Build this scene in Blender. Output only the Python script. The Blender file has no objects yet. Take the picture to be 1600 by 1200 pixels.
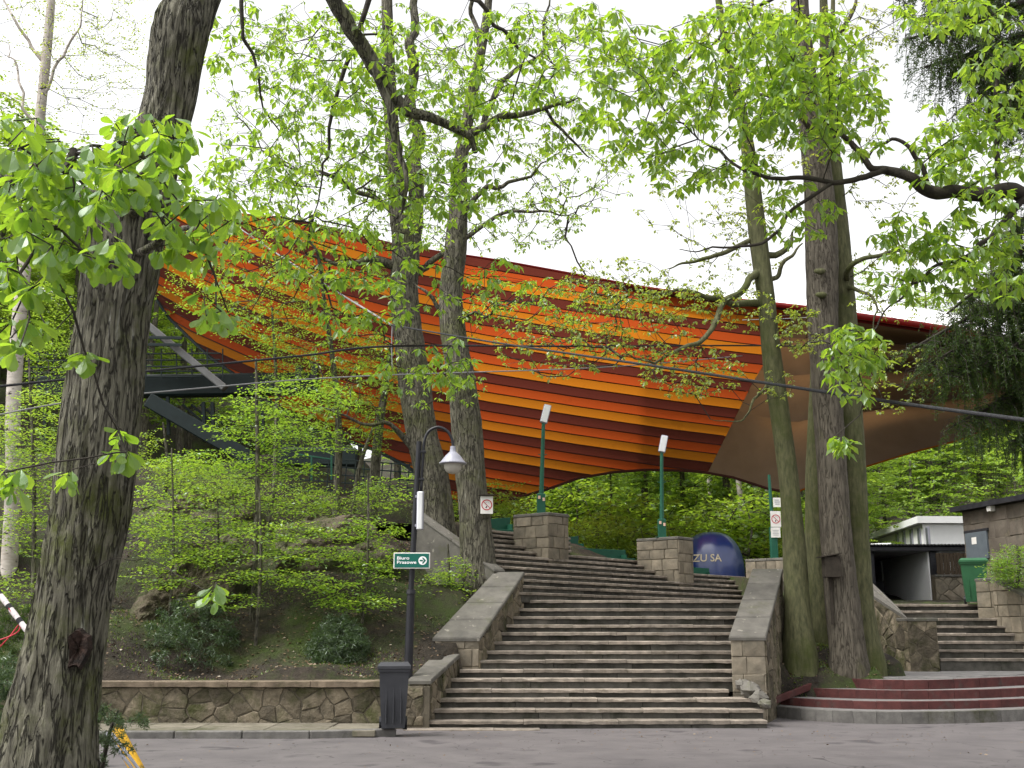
import bpy, math, random
import numpy as np
from mathutils import Vector, noise

random.seed(7)
RNG = np.random.default_rng(7)
SC = bpy.context.scene
COL = SC.collection
PI = math.pi
rad = math.radians

# ------------------------------------------------------------------ camera
CAM_H, PITCH, FPX = 1.6, 12.3, 1750.0
cd = bpy.data.cameras.new('camera')
cd.sensor_width = 36.0
cd.lens = FPX / 1600 * 36
cd.clip_start, cd.clip_end = 0.1, 3000
cam = bpy.data.objects.new('camera', cd)
COL.objects.link(cam)
cam.location = (0, 0, CAM_H)
cam.rotation_euler = (rad(90 + PITCH), 0, 0)
SC.camera = cam

# ------------------------------------------------------------------ world: bright overcast sky + weak soft sun
SUN_EL, SUN_AZ = 60, 245           # azimuth from +Y clockwise: high on the left
w = bpy.data.worlds.new('World'); SC.world = w; w.use_nodes = True
nt = w.node_tree; nt.nodes.clear()
out = nt.nodes.new('ShaderNodeOutputWorld'); bg = nt.nodes.new('ShaderNodeBackground')
sky = nt.nodes.new('ShaderNodeTexSky'); sky.sky_type = 'NISHITA'; sky.sun_disc = False
sky.sun_elevation = rad(SUN_EL); sky.sun_rotation = rad(SUN_AZ)
sky.air_density = 1.0; sky.dust_density = 4.0; sky.ozone_density = 1.0
hs = nt.nodes.new('ShaderNodeHueSaturation'); hs.inputs['Saturation'].default_value = 0.05
hs.inputs['Value'].default_value = 1.0
nt.links.new(sky.outputs[0], hs.inputs['Color']); nt.links.new(hs.outputs[0], bg.inputs['Color'])
bg.inputs['Strength'].default_value = 0.15
nt.links.new(bg.outputs[0], out.inputs[0])
sl = bpy.data.lights.new('sun', 'SUN'); sl.energy = 1.1; sl.angle = rad(14); sl.color = (1, .96, .9)
sun = bpy.data.objects.new('sun', sl); COL.objects.link(sun)
az = rad(SUN_AZ); el = rad(SUN_EL)
sdir = Vector((math.sin(az) * math.cos(el), math.cos(az) * math.cos(el), math.sin(el)))
sun.rotation_euler = (-sdir).to_track_quat('-Z', 'Y').to_euler()
sun.location = sdir * 200

SC.view_settings.view_transform = 'Standard'; SC.view_settings.look = 'None'
SC.view_settings.gamma = 1; SC.view_settings.use_curve_mapping = False
SC.view_settings.exposure = 1.35
SC.cycles.max_bounces = 6; SC.cycles.diffuse_bounces = 3; SC.cycles.glossy_bounces = 2
SC.cycles.transmission_bounces = 4; SC.cycles.transparent_max_bounces = 4
SC.cycles.use_denoising = True
SC.cycles.sample_clamp_indirect = 6

# ------------------------------------------------------------------ pixel helpers (photo pixels, 1600 x 1200)
_t = rad(PITCH)
CF = np.array([0, math.cos(_t), math.sin(_t)]); CU = np.array([0, -math.sin(_t), math.cos(_t)])
CR = np.array([1.0, 0, 0]); CC = np.array([0, 0, CAM_H])
def ray(px, py): return CF + (px - 800) / FPX * CR + (600 - py) / FPX * CU
def P(px, py, Y):
    d = ray(px, py); return CC + d * (Y / d[1])
def PG(px, py, z):
    d = ray(px, py); return CC + d * ((z - CAM_H) / d[2])
def MPP(Y): return Y / (FPX * math.cos(_t))          # metres per photo pixel at distance Y

# ------------------------------------------------------------------ objects
ORIG = {}
def thing(name, label, cat, loc=(0, 0, 0), group=None):
    o = bpy.data.objects.new(name, None); COL.objects.link(o)
    o.location = tuple(float(v) for v in loc); ORIG[o.name] = np.array(o.location)
    o['label'] = label; o['category'] = cat
    if group: o['group'] = group
    o.empty_display_size = .2
    return o
def orig(o): return ORIG.get(o.name, np.zeros(3)) if o is not None else np.zeros(3)
def link(name, me, parent=None, **kw):
    o = bpy.data.objects.new(name, me); COL.objects.link(o)
    if parent is not None:
        o.parent = parent; ORIG[o.name] = orig(parent)
    for k, v in kw.items(): o[k] = v
    return o
def mesh(name, V, F, m, smooth=False):
    me = bpy.data.meshes.new(name)
    me.from_pydata([tuple(map(float, v)) for v in V], [], [tuple(map(int, f)) for f in F]); me.update()
    if m: me.materials.append(m)
    if smooth: me.polygons.foreach_set('use_smooth', [True] * len(me.polygons))
    return me
def obj(name, V, F, m, parent=None, smooth=False, **kw):
    V = np.asarray(V, float) - orig(parent)
    return link(name, mesh(name, V, F, m, smooth), parent, **kw)
def fast(name, V, F, m, smooth=False):
    V = np.asarray(V, np.float32); F = np.asarray(F, np.int32)
    me = bpy.data.meshes.new(name)
    me.vertices.add(len(V)); me.vertices.foreach_set('co', V.ravel())
    k = F.shape[1]
    me.loops.add(F.size); me.loops.foreach_set('vertex_index', F.ravel())
    me.polygons.add(len(F)); me.polygons.foreach_set('loop_start', np.arange(0, F.size, k, dtype=np.int32))
    me.polygons.foreach_set('use_smooth', np.full(len(F), smooth))
    me.update(calc_edges=True)
    if m: me.materials.append(m)
    return me
def fobj(name, V, F, m, parent=None, smooth=False, **kw):
    V = np.asarray(V, float) - orig(parent)
    return link(name, fast(name, V, F, m, smooth), parent, **kw)
class MB:
    def __init__(s): s.V = []; s.F = []
    def add(s, V, F):
        b = len(s.V); s.V += [tuple(v) for v in V]; s.F += [tuple(b + i for i in f) for f in F]; return s
    def build(s, name, m, parent=None, smooth=False, **kw): return obj(name, s.V, s.F, m, parent, smooth, **kw)
BOXF = [(0, 3, 2, 1), (4, 5, 6, 7), (0, 1, 5, 4), (1, 2, 6, 5), (2, 3, 7, 6), (3, 0, 4, 7)]
def box(x0, x1, y0, y1, z0, z1):
    return [(x0, y0, z0), (x1, y0, z0), (x1, y1, z0), (x0, y1, z0), (x0, y0, z1), (x1, y0, z1), (x1, y1, z1), (x0, y1, z1)], BOXF
def bbox(c, ax, ay, az, h, bev=.01):
    """bevelled box, centre c, unit axes, half sizes h"""
    c = np.array(c, float); A = [np.array(a, float) for a in (ax, ay, az)]
    V = []; F = []; idx = {}
    for sx in (-1, 1):
        for sy in (-1, 1):
            for sz in (-1, 1):
                s = (sx, sy, sz)
                for k in range(3):
                    p = c.copy()
                    for j in range(3): p = p + A[j] * s[j] * (h[j] - (bev if j != k else 0))
                    idx[(s, k)] = len(V); V.append(p)
    for k in range(3):
        i, j = (k + 1) % 3, (k + 2) % 3
        for sg in (-1, 1):
            q = []
            for a, b in ((-1, -1), (1, -1), (1, 1), (-1, 1)):
                s = [0, 0, 0]; s[k] = sg; s[i] = a; s[j] = b; q.append(idx[(tuple(s), k)])
            F.append(q if sg > 0 else q[::-1])
    for k in range(3):
        i, j = (k + 1) % 3, (k + 2) % 3
        for a in (-1, 1):
            for b in (-1, 1):
                s0 = [0, 0, 0]; s0[i] = a; s0[j] = b; s1 = list(s0); s0[k] = -1; s1[k] = 1
                q = [idx[(tuple(s0), i)], idx[(tuple(s1), i)], idx[(tuple(s1), j)], idx[(tuple(s0), j)]]
                F.append(q if a * b < 0 else q[::-1])
    for sx in (-1, 1):
        for sy in (-1, 1):
            for sz in (-1, 1):
                s = (sx, sy, sz); q = [idx[(s, 0)], idx[(s, 1)], idx[(s, 2)]]
                F.append(q if sx * sy * sz > 0 else q[::-1])
    return V, F
EX, EY, EZ = np.eye(3)
def tube(pts, rads, k=8, cap=True, closed=False):
    pts = np.asarray(pts, float); n = len(pts)
    rads = np.broadcast_to(np.asarray(rads, float), (n,))
    T = np.gradient(pts, axis=0); T /= np.linalg.norm(T, axis=1)[:, None] + 1e-9
    u = np.cross(T[0], [0.13, .27, .95]); 
    if np.linalg.norm(u) < 1e-3: u = np.cross(T[0], [1, 0, 0])
    u /= np.linalg.norm(u)
    a = np.arange(k) * 2 * PI / k; ca, sa = np.cos(a)[:, None], np.sin(a)[:, None]
    V = np.empty((n, k, 3))
    for i in range(n):
        u = u - T[i] * (u @ T[i]); u /= np.linalg.norm(u) + 1e-9
        v = np.cross(T[i], u)
        V[i] = pts[i] + rads[i] * (ca * u + sa * v)
    i = np.arange(n - 1)[:, None] * k; j = np.arange(k)[None]; j2 = (j + 1) % k
    F = np.stack([i + j, i + j2, i + k + j2, i + k + j], -1).reshape(-1, 4)
    return V.reshape(-1, 3), F
def tube_l(pts, rads, k=8):
    V, F = tube(pts, rads, k); F = [tuple(f) for f in F]; n = len(V) // k
    F.append(tuple(range(k))[::-1]); F.append(tuple((n - 1) * k + i for i in range(k)))
    return [tuple(v) for v in V], F
def lathe(c, prof, k=24, axis=None):
    """prof: (r, z) from bottom to top round the vertical through c"""
    V = []; F = []
    for r, z in prof:
        for i in range(k):
            a = 2 * PI * i / k; V.append((c[0] + r * math.cos(a), c[1] + r * math.sin(a), c[2] + z))
    for j in range(len(prof) - 1):
        for i in range(k):
            F.append((j * k + i, j * k + (i + 1) % k, (j + 1) * k + (i + 1) % k, (j + 1) * k + i))
    F.append(tuple(range(k))[::-1]); F.append(tuple((len(prof) - 1) * k + i for i in range(k)))
    return V, F
def smoothpath(pts, n=8):
    pts = np.asarray(pts, float); m = len(pts)
    if m < 3: return np.array([pts[0] + (pts[-1] - pts[0]) * t for t in np.linspace(0, 1, n + 1)])
    q = np.vstack([2 * pts[0] - pts[1], pts, 2 * pts[-1] - pts[-2]]); o = []
    for i in range(1, m):
        p0, p1, p2, p3 = q[i - 1], q[i], q[i + 1], q[i + 2]
        for t in np.arange(n) / n:
            o.append(.5 * (2 * p1 + (p2 - p0) * t + (2 * p0 - 5 * p1 + 4 * p2 - p3) * t * t + (3 * p1 - p0 - 3 * p2 + p3) * t ** 3))
    o.append(pts[-1]); return np.array(o)

# ------------------------------------------------------------------ materials
def N(nt, t, **kw):
    n = nt.nodes.new(t)
    for k, v in kw.items():
        if k in n.inputs: n.inputs[k].default_value = v
        else: setattr(n, k, v)
    return n
def c4(c): return (c[0], c[1], c[2], 1)
def mat(name, c1, c2=None, scale=4, rough=.85, bump=.25, bscale=25, stretch=(1, 1, 1), spec=.25,
        objrand=0., moss=None, moss_amt=.5, moss_scale=1.2, metal=0., spots=None, coat=0., bdist=.02, trans=None, furrow=None):
    m = bpy.data.materials.new(name); m.use_nodes = True; nt = m.node_tree
    b = nt.nodes['Principled BSDF']; L = nt.links.new
    tc = N(nt, 'ShaderNodeTexCoord'); mp = N(nt, 'ShaderNodeMapping'); mp.inputs['Scale'].default_value = stretch
    L(tc.outputs['Object'], mp.inputs[0])
    oi = N(nt, 'ShaderNodeObjectInfo')
    n1 = N(nt, 'ShaderNodeTexNoise', Scale=scale, Detail=8., Roughness=.62); L(mp.outputs[0], n1.inputs['Vector'])
    if objrand:
        ad = N(nt, 'ShaderNodeVectorMath', operation='MULTIPLY_ADD')
        cb = N(nt, 'ShaderNodeCombineXYZ'); 
        for i in range(3): L(oi.outputs['Random'], cb.inputs[i])
        L(cb.outputs[0], ad.inputs[0]); ad.inputs[1].default_value = (37, 61, 83); L(mp.outputs[0], ad.inputs[2])
        L(ad.outputs[0], n1.inputs['Vector'])
    cr = N(nt, 'ShaderNodeValToRGB'); cr.color_ramp.elements[0].position = .32; cr.color_ramp.elements[1].position = .68
    cr.color_ramp.elements[0].color = c4(c1); cr.color_ramp.elements[1].color = c4(c2 or c1)
    L(n1.outputs['Fac'], cr.inputs[0]); col = cr.outputs[0]
    if spots:
        ns = N(nt, 'ShaderNodeTexNoise', Scale=spots[1], Detail=4.); L(mp.outputs[0], ns.inputs['Vector'])
        rs = N(nt, 'ShaderNodeMapRange'); rs.inputs[1].default_value = spots[2]; rs.inputs[2].default_value = spots[2] + .08
        L(ns.outputs['Fac'], rs.inputs[0]); mx = N(nt, 'ShaderNodeMix', data_type='RGBA')
        L(rs.outputs[0], mx.inputs['Factor']); L(col, mx.inputs['A']); mx.inputs['B'].default_value = c4(spots[0]); col = mx.outputs['Result']
    if moss:
        n2 = N(nt, 'ShaderNodeTexNoise', Scale=moss_scale, Detail=6., Roughness=.7); L(tc.outputs['Object'], n2.inputs['Vector'])
        mr = N(nt, 'ShaderNodeMapRange'); mr.inputs[1].default_value = .72 - moss_amt * .4; mr.inputs[2].default_value = .85 - moss_amt * .3
        L(n2.outputs['Fac'], mr.inputs[0]); mx = N(nt, 'ShaderNodeMix', data_type='RGBA')
        L(mr.outputs[0], mx.inputs['Factor']); L(col, mx.inputs['A']); mx.inputs['B'].default_value = c4(moss); col = mx.outputs['Result']
    if objrand:
        mr = N(nt, 'ShaderNodeMapRange'); mr.inputs[3].default_value = 1 - objrand; mr.inputs[4].default_value = 1 + objrand
        L(oi.outputs['Random'], mr.inputs[0]); h = N(nt, 'ShaderNodeHueSaturation'); L(col, h.inputs['Color']); L(mr.outputs[0], h.inputs['Value'])
        col = h.outputs[0]
    fac = None
    if furrow:
        nf = N(nt, 'ShaderNodeTexNoise', Scale=furrow[0], Detail=3., Roughness=.55, Distortion=.4); L(mp.outputs[0], nf.inputs['Vector'])
        sb = N(nt, 'ShaderNodeMath', operation='SUBTRACT'); L(nf.outputs['Fac'], sb.inputs[0]); sb.inputs[1].default_value = .5
        ab = N(nt, 'ShaderNodeMath', operation='ABSOLUTE'); L(sb.outputs[0], ab.inputs[0])
        mf = N(nt, 'ShaderNodeMapRange'); mf.inputs[2].default_value = furrow[2]; L(ab.outputs[0], mf.inputs[0]); fac = mf.outputs[0]
        mx = N(nt, 'ShaderNodeMix', data_type='RGBA'); L(fac, mx.inputs['Factor']); mx.inputs['A'].default_value = c4(furrow[1]); L(col, mx.inputs['B']); col = mx.outputs['Result']
    L(col, b.inputs['Base Color'])
    b.inputs['Roughness'].default_value = rough; b.inputs['Metallic'].default_value = metal
    b.inputs['Specular IOR Level'].default_value = spec; b.inputs['Coat Weight'].default_value = coat
    if bump:
        nb = N(nt, 'ShaderNodeTexNoise', Scale=bscale, Detail=6., Roughness=.65); L(mp.outputs[0], nb.inputs['Vector'])
        bp = N(nt, 'ShaderNodeBump', Strength=bump, Distance=bdist); hsrc = nb.outputs['Fac']
        if fac is not None:
            ad_ = N(nt, 'ShaderNodeMath', operation='MULTIPLY_ADD'); L(fac, ad_.inputs[0]); ad_.inputs[1].default_value = .9; L(nb.outputs['Fac'], ad_.inputs[2]); hsrc = ad_.outputs[0]
        L(hsrc, bp.inputs['Height']); L(bp.outputs[0], b.inputs['Normal'])
    if trans:
        tr = N(nt, 'ShaderNodeBsdfTranslucent'); tr.inputs[0].default_value = c4(trans[0])
        ms = N(nt, 'ShaderNodeMixShader'); ms.inputs[0].default_value = trans[1]
        o = nt.nodes['Material Output']; L(b.outputs[0], ms.inputs[1]); L(tr.outputs[0], ms.inputs[2]); L(ms.outputs[0], o.inputs[0])
    return m
def leafmat(name, a, b_, ta, tb, mix=.5, gloss=.06):
    m = bpy.data.materials.new(name); m.use_nodes = True; nt = m.node_tree; L = nt.links.new
    nt.nodes.remove(nt.nodes['Principled BSDF']); o = nt.nodes['Material Output']
    g = N(nt, 'ShaderNodeNewGeometry'); oi = N(nt, 'ShaderNodeObjectInfo')
    mxr = N(nt, 'ShaderNodeMath', operation='MULTIPLY_ADD'); L(g.outputs['Random Per Island'], mxr.inputs[0]); mxr.inputs[1].default_value = .7
    sc = N(nt, 'ShaderNodeMath', operation='MULTIPLY'); L(oi.outputs['Random'], sc.inputs[0]); sc.inputs[1].default_value = .3
    L(sc.outputs[0], mxr.inputs[2])
    def ramp(x, y):
        r = N(nt, 'ShaderNodeMix', data_type='RGBA'); L(mxr.outputs[0], r.inputs['Factor'])
        r.inputs['A'].default_value = c4(x); r.inputs['B'].default_value = c4(y); return r.outputs['Result']
    d = N(nt, 'ShaderNodeBsdfDiffuse'); L(ramp(a, b_), d.inputs[0])
    t = N(nt, 'ShaderNodeBsdfTranslucent'); L(ramp(ta, tb), t.inputs[0])
    ms = N(nt, 'ShaderNodeMixShader'); ms.inputs[0].default_value = mix; L(d.outputs[0], ms.inputs[1]); L(t.outputs[0], ms.inputs[2])
    gl = N(nt, 'ShaderNodeBsdfGlossy'); gl.inputs['Roughness'].default_value = .4; gl.inputs[0].default_value = (.9, 1, .9, 1)
    m2 = N(nt, 'ShaderNodeMixShader'); m2.inputs[0].default_value = gloss; L(ms.outputs[0], m2.inputs[1]); L(gl.outputs[0], m2.inputs[2])
    L(m2.outputs[0], o.inputs[0]); return m

M = {}
M['asphalt'] = mat('asphalt', (.082, .074, .075), (.122, .110, .109), scale=1.1, rough=.85, bump=.3, bscale=90, bdist=.006, spots=((.06, .054, .056), 1.1, .6), furrow=(.75, (.04, .036, .036), .0035))
M['soil'] = mat('soil', (.014, .011, .008), (.042, .033, .023), scale=3, bump=.8, bscale=18, bdist=.06, moss=(.035, .055, .008), moss_amt=.62, moss_scale=.7, spots=((.13, .085, .05), 9, .66))
M['ground'] = mat('ground', (.03, .04, .012), (.05, .06, .02), scale=1, bump=.6, bscale=8)
M['mound'] = mat('mound_moss', (.03, .045, .006), (.075, .1, .012), scale=3, bump=.8, bscale=22, bdist=.05, moss=(.04, .028, .016), moss_amt=.5, moss_scale=1.1)
M['rock'] = mat('rock', (.06, .048, .033), (.17, .138, .098), scale=2.4, bump=1., bscale=9, bdist=.12, moss=(.035, .055, .008), moss_amt=.72, moss_scale=1.1)
M['stone'] = mat('wall_stone', (.075, .063, .044), (.19, .157, .11), scale=6, bump=.8, bscale=14, bdist=.04, objrand=.42, moss=(.045, .048, .016), moss_amt=.66, moss_scale=1.8, spots=((.23, .19, .16), 5, .68))
M['ashlar'] = mat('ashlar_stone', (.12, .105, .08), (.225, .19, .14), scale=4, bump=.4, bscale=22, objrand=.2, moss=(.07, .065, .04), moss_amt=.4, moss_scale=1.5)
M['mortar'] = mat('mortar', (.065, .056, .04), (.13, .11, .08), scale=6, bump=.5, bscale=30)
M['cap'] = mat('coping_stone', (.078, .073, .064), (.135, .125, .108), scale=3, bump=.35, bscale=30, objrand=.12, moss=(.08, .08, .05), moss_amt=.45, moss_scale=2.2, spots=((.26, .24, .2), 7, .66))
M['wallcap'] = mat('wall_coping', (.09, .07, .05), (.2, .155, .11), scale=4, bump=.4, bscale=26, objrand=.1, moss=(.04, .042, .014), moss_amt=.5, moss_scale=1.3)
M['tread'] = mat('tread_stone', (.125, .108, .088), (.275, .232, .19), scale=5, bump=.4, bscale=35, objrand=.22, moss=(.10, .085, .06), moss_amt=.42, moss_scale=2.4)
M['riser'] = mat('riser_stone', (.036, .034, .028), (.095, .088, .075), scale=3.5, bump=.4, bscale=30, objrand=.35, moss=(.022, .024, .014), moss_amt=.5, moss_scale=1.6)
M['kerb'] = mat('kerb', (.085, .08, .075), (.15, .142, .13), scale=6, bump=.3, bscale=40, objrand=.15, moss=(.05, .05, .025), moss_amt=.4)
M['redkerb'] = mat('red_kerb', (.055, .02, .019), (.105, .034, .031), scale=5, bump=.3, bscale=40, objrand=.15, moss=(.07, .05, .045), moss_amt=.42, moss_scale=3)
M['pave'] = mat('paving', (.13, .125, .12), (.2, .19, .183), scale=5, bump=.3, bscale=40, objrand=.1, moss=(.07, .075, .04), moss_amt=.3)
M['walk'] = mat('sidewalk', (.10, .09, .065), (.18, .16, .125), scale=4, bump=.35, bscale=40, objrand=.15, moss=(.045, .05, .018), moss_amt=.5)
M['bark'] = mat('grey_bark', (.045, .04, .03), (.19, .175, .13), scale=16, stretch=(1, 1, .17), bump=1., bscale=26, bdist=.05, furrow=(17, (.045, .04, .03), .035), moss=(.085, .09, .035), moss_amt=.55, moss_scale=1.3, spots=((.25, .24, .2), 9, .66))
M['barkoak'] = mat('oak_bark', (.04, .036, .026), (.22, .208, .155), scale=24, stretch=(1, 1, .12), bump=1., bscale=34, bdist=.05, furrow=(17, (.03, .027, .018), .045), moss=(.075, .085, .022), moss_amt=.62, moss_scale=2.2, spots=((.27, .265, .23), 14, .66))
M['barkbrown'] = mat('brown_bark', (.048, .041, .031), (.14, .121, .092), scale=20, furrow=(16, (.045, .036, .026), .03), stretch=(1, 1, .13), bump=.8, bscale=20, bdist=.03, moss=(.06, .062, .02), moss_amt=.35, moss_scale=.8)
M['barkmoss'] = mat('mossy_bark', (.042, .044, .02), (.12, .118, .058), scale=18, stretch=(1, 1, .25), bump=.6, bscale=20, bdist=.02, moss=(.05, .06, .014), moss_amt=.6, moss_scale=.8)
M['twig'] = mat('twig_bark', (.018, .015, .012), (.05, .042, .032), scale=10, bump=.4, bscale=40)
M['birch'] = mat('birch_bark', (.3, .26, .22), (.5, .46, .41), scale=4, stretch=(1, 1, 2.5), bump=.2, spots=((.03, .028, .025), 5, .6))
M['scar'] = mat('bark_scar', (.006, .005, .004), (.036, .019, .013), scale=14, bump=.9, bscale=20, bdist=.04)
M['black'] = mat('black_paint', (.006, .006, .009), (.012, .012, .016), rough=.5, bump=.05, spec=.4)
M['bin'] = mat('grey_plastic', (.027, .028, .033), (.042, .043, .049), rough=.6, bump=.08, bscale=60, spec=.35)
M['gbin'] = mat('green_plastic', (.018, .085, .035), (.026, .11, .045), rough=.5, bump=.05, spec=.35)
M['green'] = mat('green_paint', (.006, .07, .04), (.012, .095, .055), rough=.5, bump=.08, spec=.35)
M['benchgreen'] = mat('bench_green', (.008, .06, .035), (.014, .085, .05), rough=.6, bump=.15)
M['lampwhite'] = mat('lamp_white', (.62, .63, .63), (.72, .72, .72), rough=.35, bump=0)
M['grey'] = mat('grey_metal', (.22, .22, .26), (.3, .3, .35), rough=.4, bump=.05, spec=.5)
M['globe'] = mat('frosted_globe', (.55, .52, .46), (.66, .63, .56), rough=.35, bump=0, trans=((.6, .58, .5), .4))
M['white'] = mat('white_paint', (.78, .78, .77), (.83, .83, .82), rough=.7, bump=.05)
M['plate'] = mat('sign_white', (.62, .6, .56), (.72, .7, .66), rough=.45, bump=0)
M['signgreen'] = mat('sign_green', (.006, .10, .075), (.008, .12, .09), rough=.4, bump=0)
M['red'] = mat('sign_red', (.42, .012, .03), (.46, .02, .04), rough=.45, bump=0)
M['ink'] = mat('ink', (.02, .02, .022), None, bump=0)
M['inkgrey'] = mat('ink_grey', (.3, .3, .32), None, bump=0)
M['sticker'] = mat('sticker', (.55, .3, .2), (.7, .55, .45), scale=30, bump=0)
M['balloon'] = mat('navy_inflatable', (.006, .022, .125), (.009, .03, .155), rough=.3, bump=.03, bscale=4, spec=.8, coat=.25)
M['letter'] = mat('cream_print', (.6, .52, .36), None, bump=0, rough=.5)
M['cable'] = mat('steel_cable', (.02, .02, .022), (.05, .05, .053), scale=60, rough=.8, bump=.6, bscale=120, spec=.15)
M['rope'] = mat('light_rope', (.17, .17, .17), (.25, .25, .25), bump=.3, bscale=80)
M['steel'] = mat('dark_green_steel', (.004, .010, .010), (.008, .017, .017), rough=.6, bump=.1)
M['concrete'] = mat('pale_concrete', (.11, .112, .112), (.165, .167, .167), bump=.2)
M['dark'] = mat('dark_metal', (.015, .015, .018), (.03, .03, .034), rough=.6, bump=.1)
M['wood'] = mat('dark_boards', (.035, .025, .016), (.075, .055, .035), scale=5, stretch=(4, 4, .4), bump=.4)
M['boxwood'] = mat('nest_box_wood', (.022, .018, .013), (.045, .036, .027), scale=8, bump=.3)
M['door'] = mat('grey_door', (.085, .10, .115), (.11, .13, .145), rough=.5, bump=.05)
M['glass'] = mat('dark_glass', (.10, .11, .12), (.15, .16, .17), rough=.15, bump=0, spec=.6)
M['block'] = mat('block_wall', (.085, .07, .055), (.155, .132, .105), scale=1.6, bump=.4, bscale=20, objrand=.12, moss=(.07, .065, .05), moss_amt=.4)
M['yellow'] = mat('yellow_paint', (.38, .2, .015), (.5, .29, .02), scale=5, bump=.4, moss=(.06, .055, .02), moss_amt=.5, moss_scale=6, spots=((.02, .015, .01), 11, .66))
M['pinkstripe'] = mat('pale_plastic', (.5, .45, .45), (.6, .56, .55), bump=.2)
M['litter'] = leafmat('leaf_litter', (.10, .06, .035), (.2, .13, .08), (.05, .03, .02), (.08, .05, .03), .1)
FO = .6   # strength of the striped roof cloth's see-through share
def cloth(name, c, t): return mat(name, tuple(v * .85 for v in c), c, scale=1.5, rough=.8, bump=.5, bscale=2.2, bdist=.12, trans=(t, FO), spots=(tuple(v * .55 for v in c), 2.5, .62))
M['c_orange'] = cloth('cloth_orange', (.34, .115, .010), (.42, .135, .010))
M['c_red'] = cloth('cloth_red_orange', (.28, .050, .011), (.35, .056, .011))
M['c_maroon'] = cloth('cloth_maroon', (.075, .02, .014), (.095, .021, .014))
M['c_brown'] = mat('cloth_brown', (.175, .128, .088), (.22, .16, .11), scale=1.2, rough=.7, bump=.3, bscale=1.5, bdist=.1, trans=((.13, .068, .03), .45))
M['c_edge'] = mat('cloth_red_edge', (.17, .012, .011), (.23, .018, .014), rough=.6, bump=.05, trans=((.4, .03, .02), .4))
M['c_seam'] = mat('cloth_seam', (.03, .01, .006), (.05, .015, .01), rough=.7, bump=0)
M['oak'] = leafmat('oak_leaf', (.052, .13, .014), (.10, .19, .022), (.22, .42, .02), (.39, .55, .035), .6)
M['chest'] = leafmat('fresh_leaf', (.072, .15, .014), (.135, .21, .03), (.29, .50, .02), (.48, .62, .055), .6)
M['young'] = leafmat('young_leaf', (.10, .15, .02), (.175, .2, .04), (.35, .47, .03), (.5, .53, .07), .55)
M['beech'] = leafmat('beech_leaf', (.066, .14, .014), (.125, .205, .028), (.26, .47, .024), (.45, .59, .06), .55)
M['far1'] = leafmat('forest_leaf', (.08, .15, .018), (.15, .22, .03), (.28, .46, .025), (.46, .6, .055), .5)
M['far2'] = leafmat('forest_leaf_dark', (.055, .11, .018), (.10, .17, .026), (.18, .32, .025), (.30, .45, .04), .5)
M['needle'] = leafmat('needle', (.024, .05, .012), (.055, .09, .02), (.08, .14, .022), (.15, .22, .035), .45, .015)
M['needle2'] = leafmat('needle_fresh', (.025, .05, .016), (.055, .09, .026), (.06, .11, .025), (.12, .2, .04), .4)
M['moss'] = leafmat('moss_blade', (.05, .08, .008), (.10, .14, .014), (.15, .24, .01), (.25, .36, .02), .4)

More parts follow.
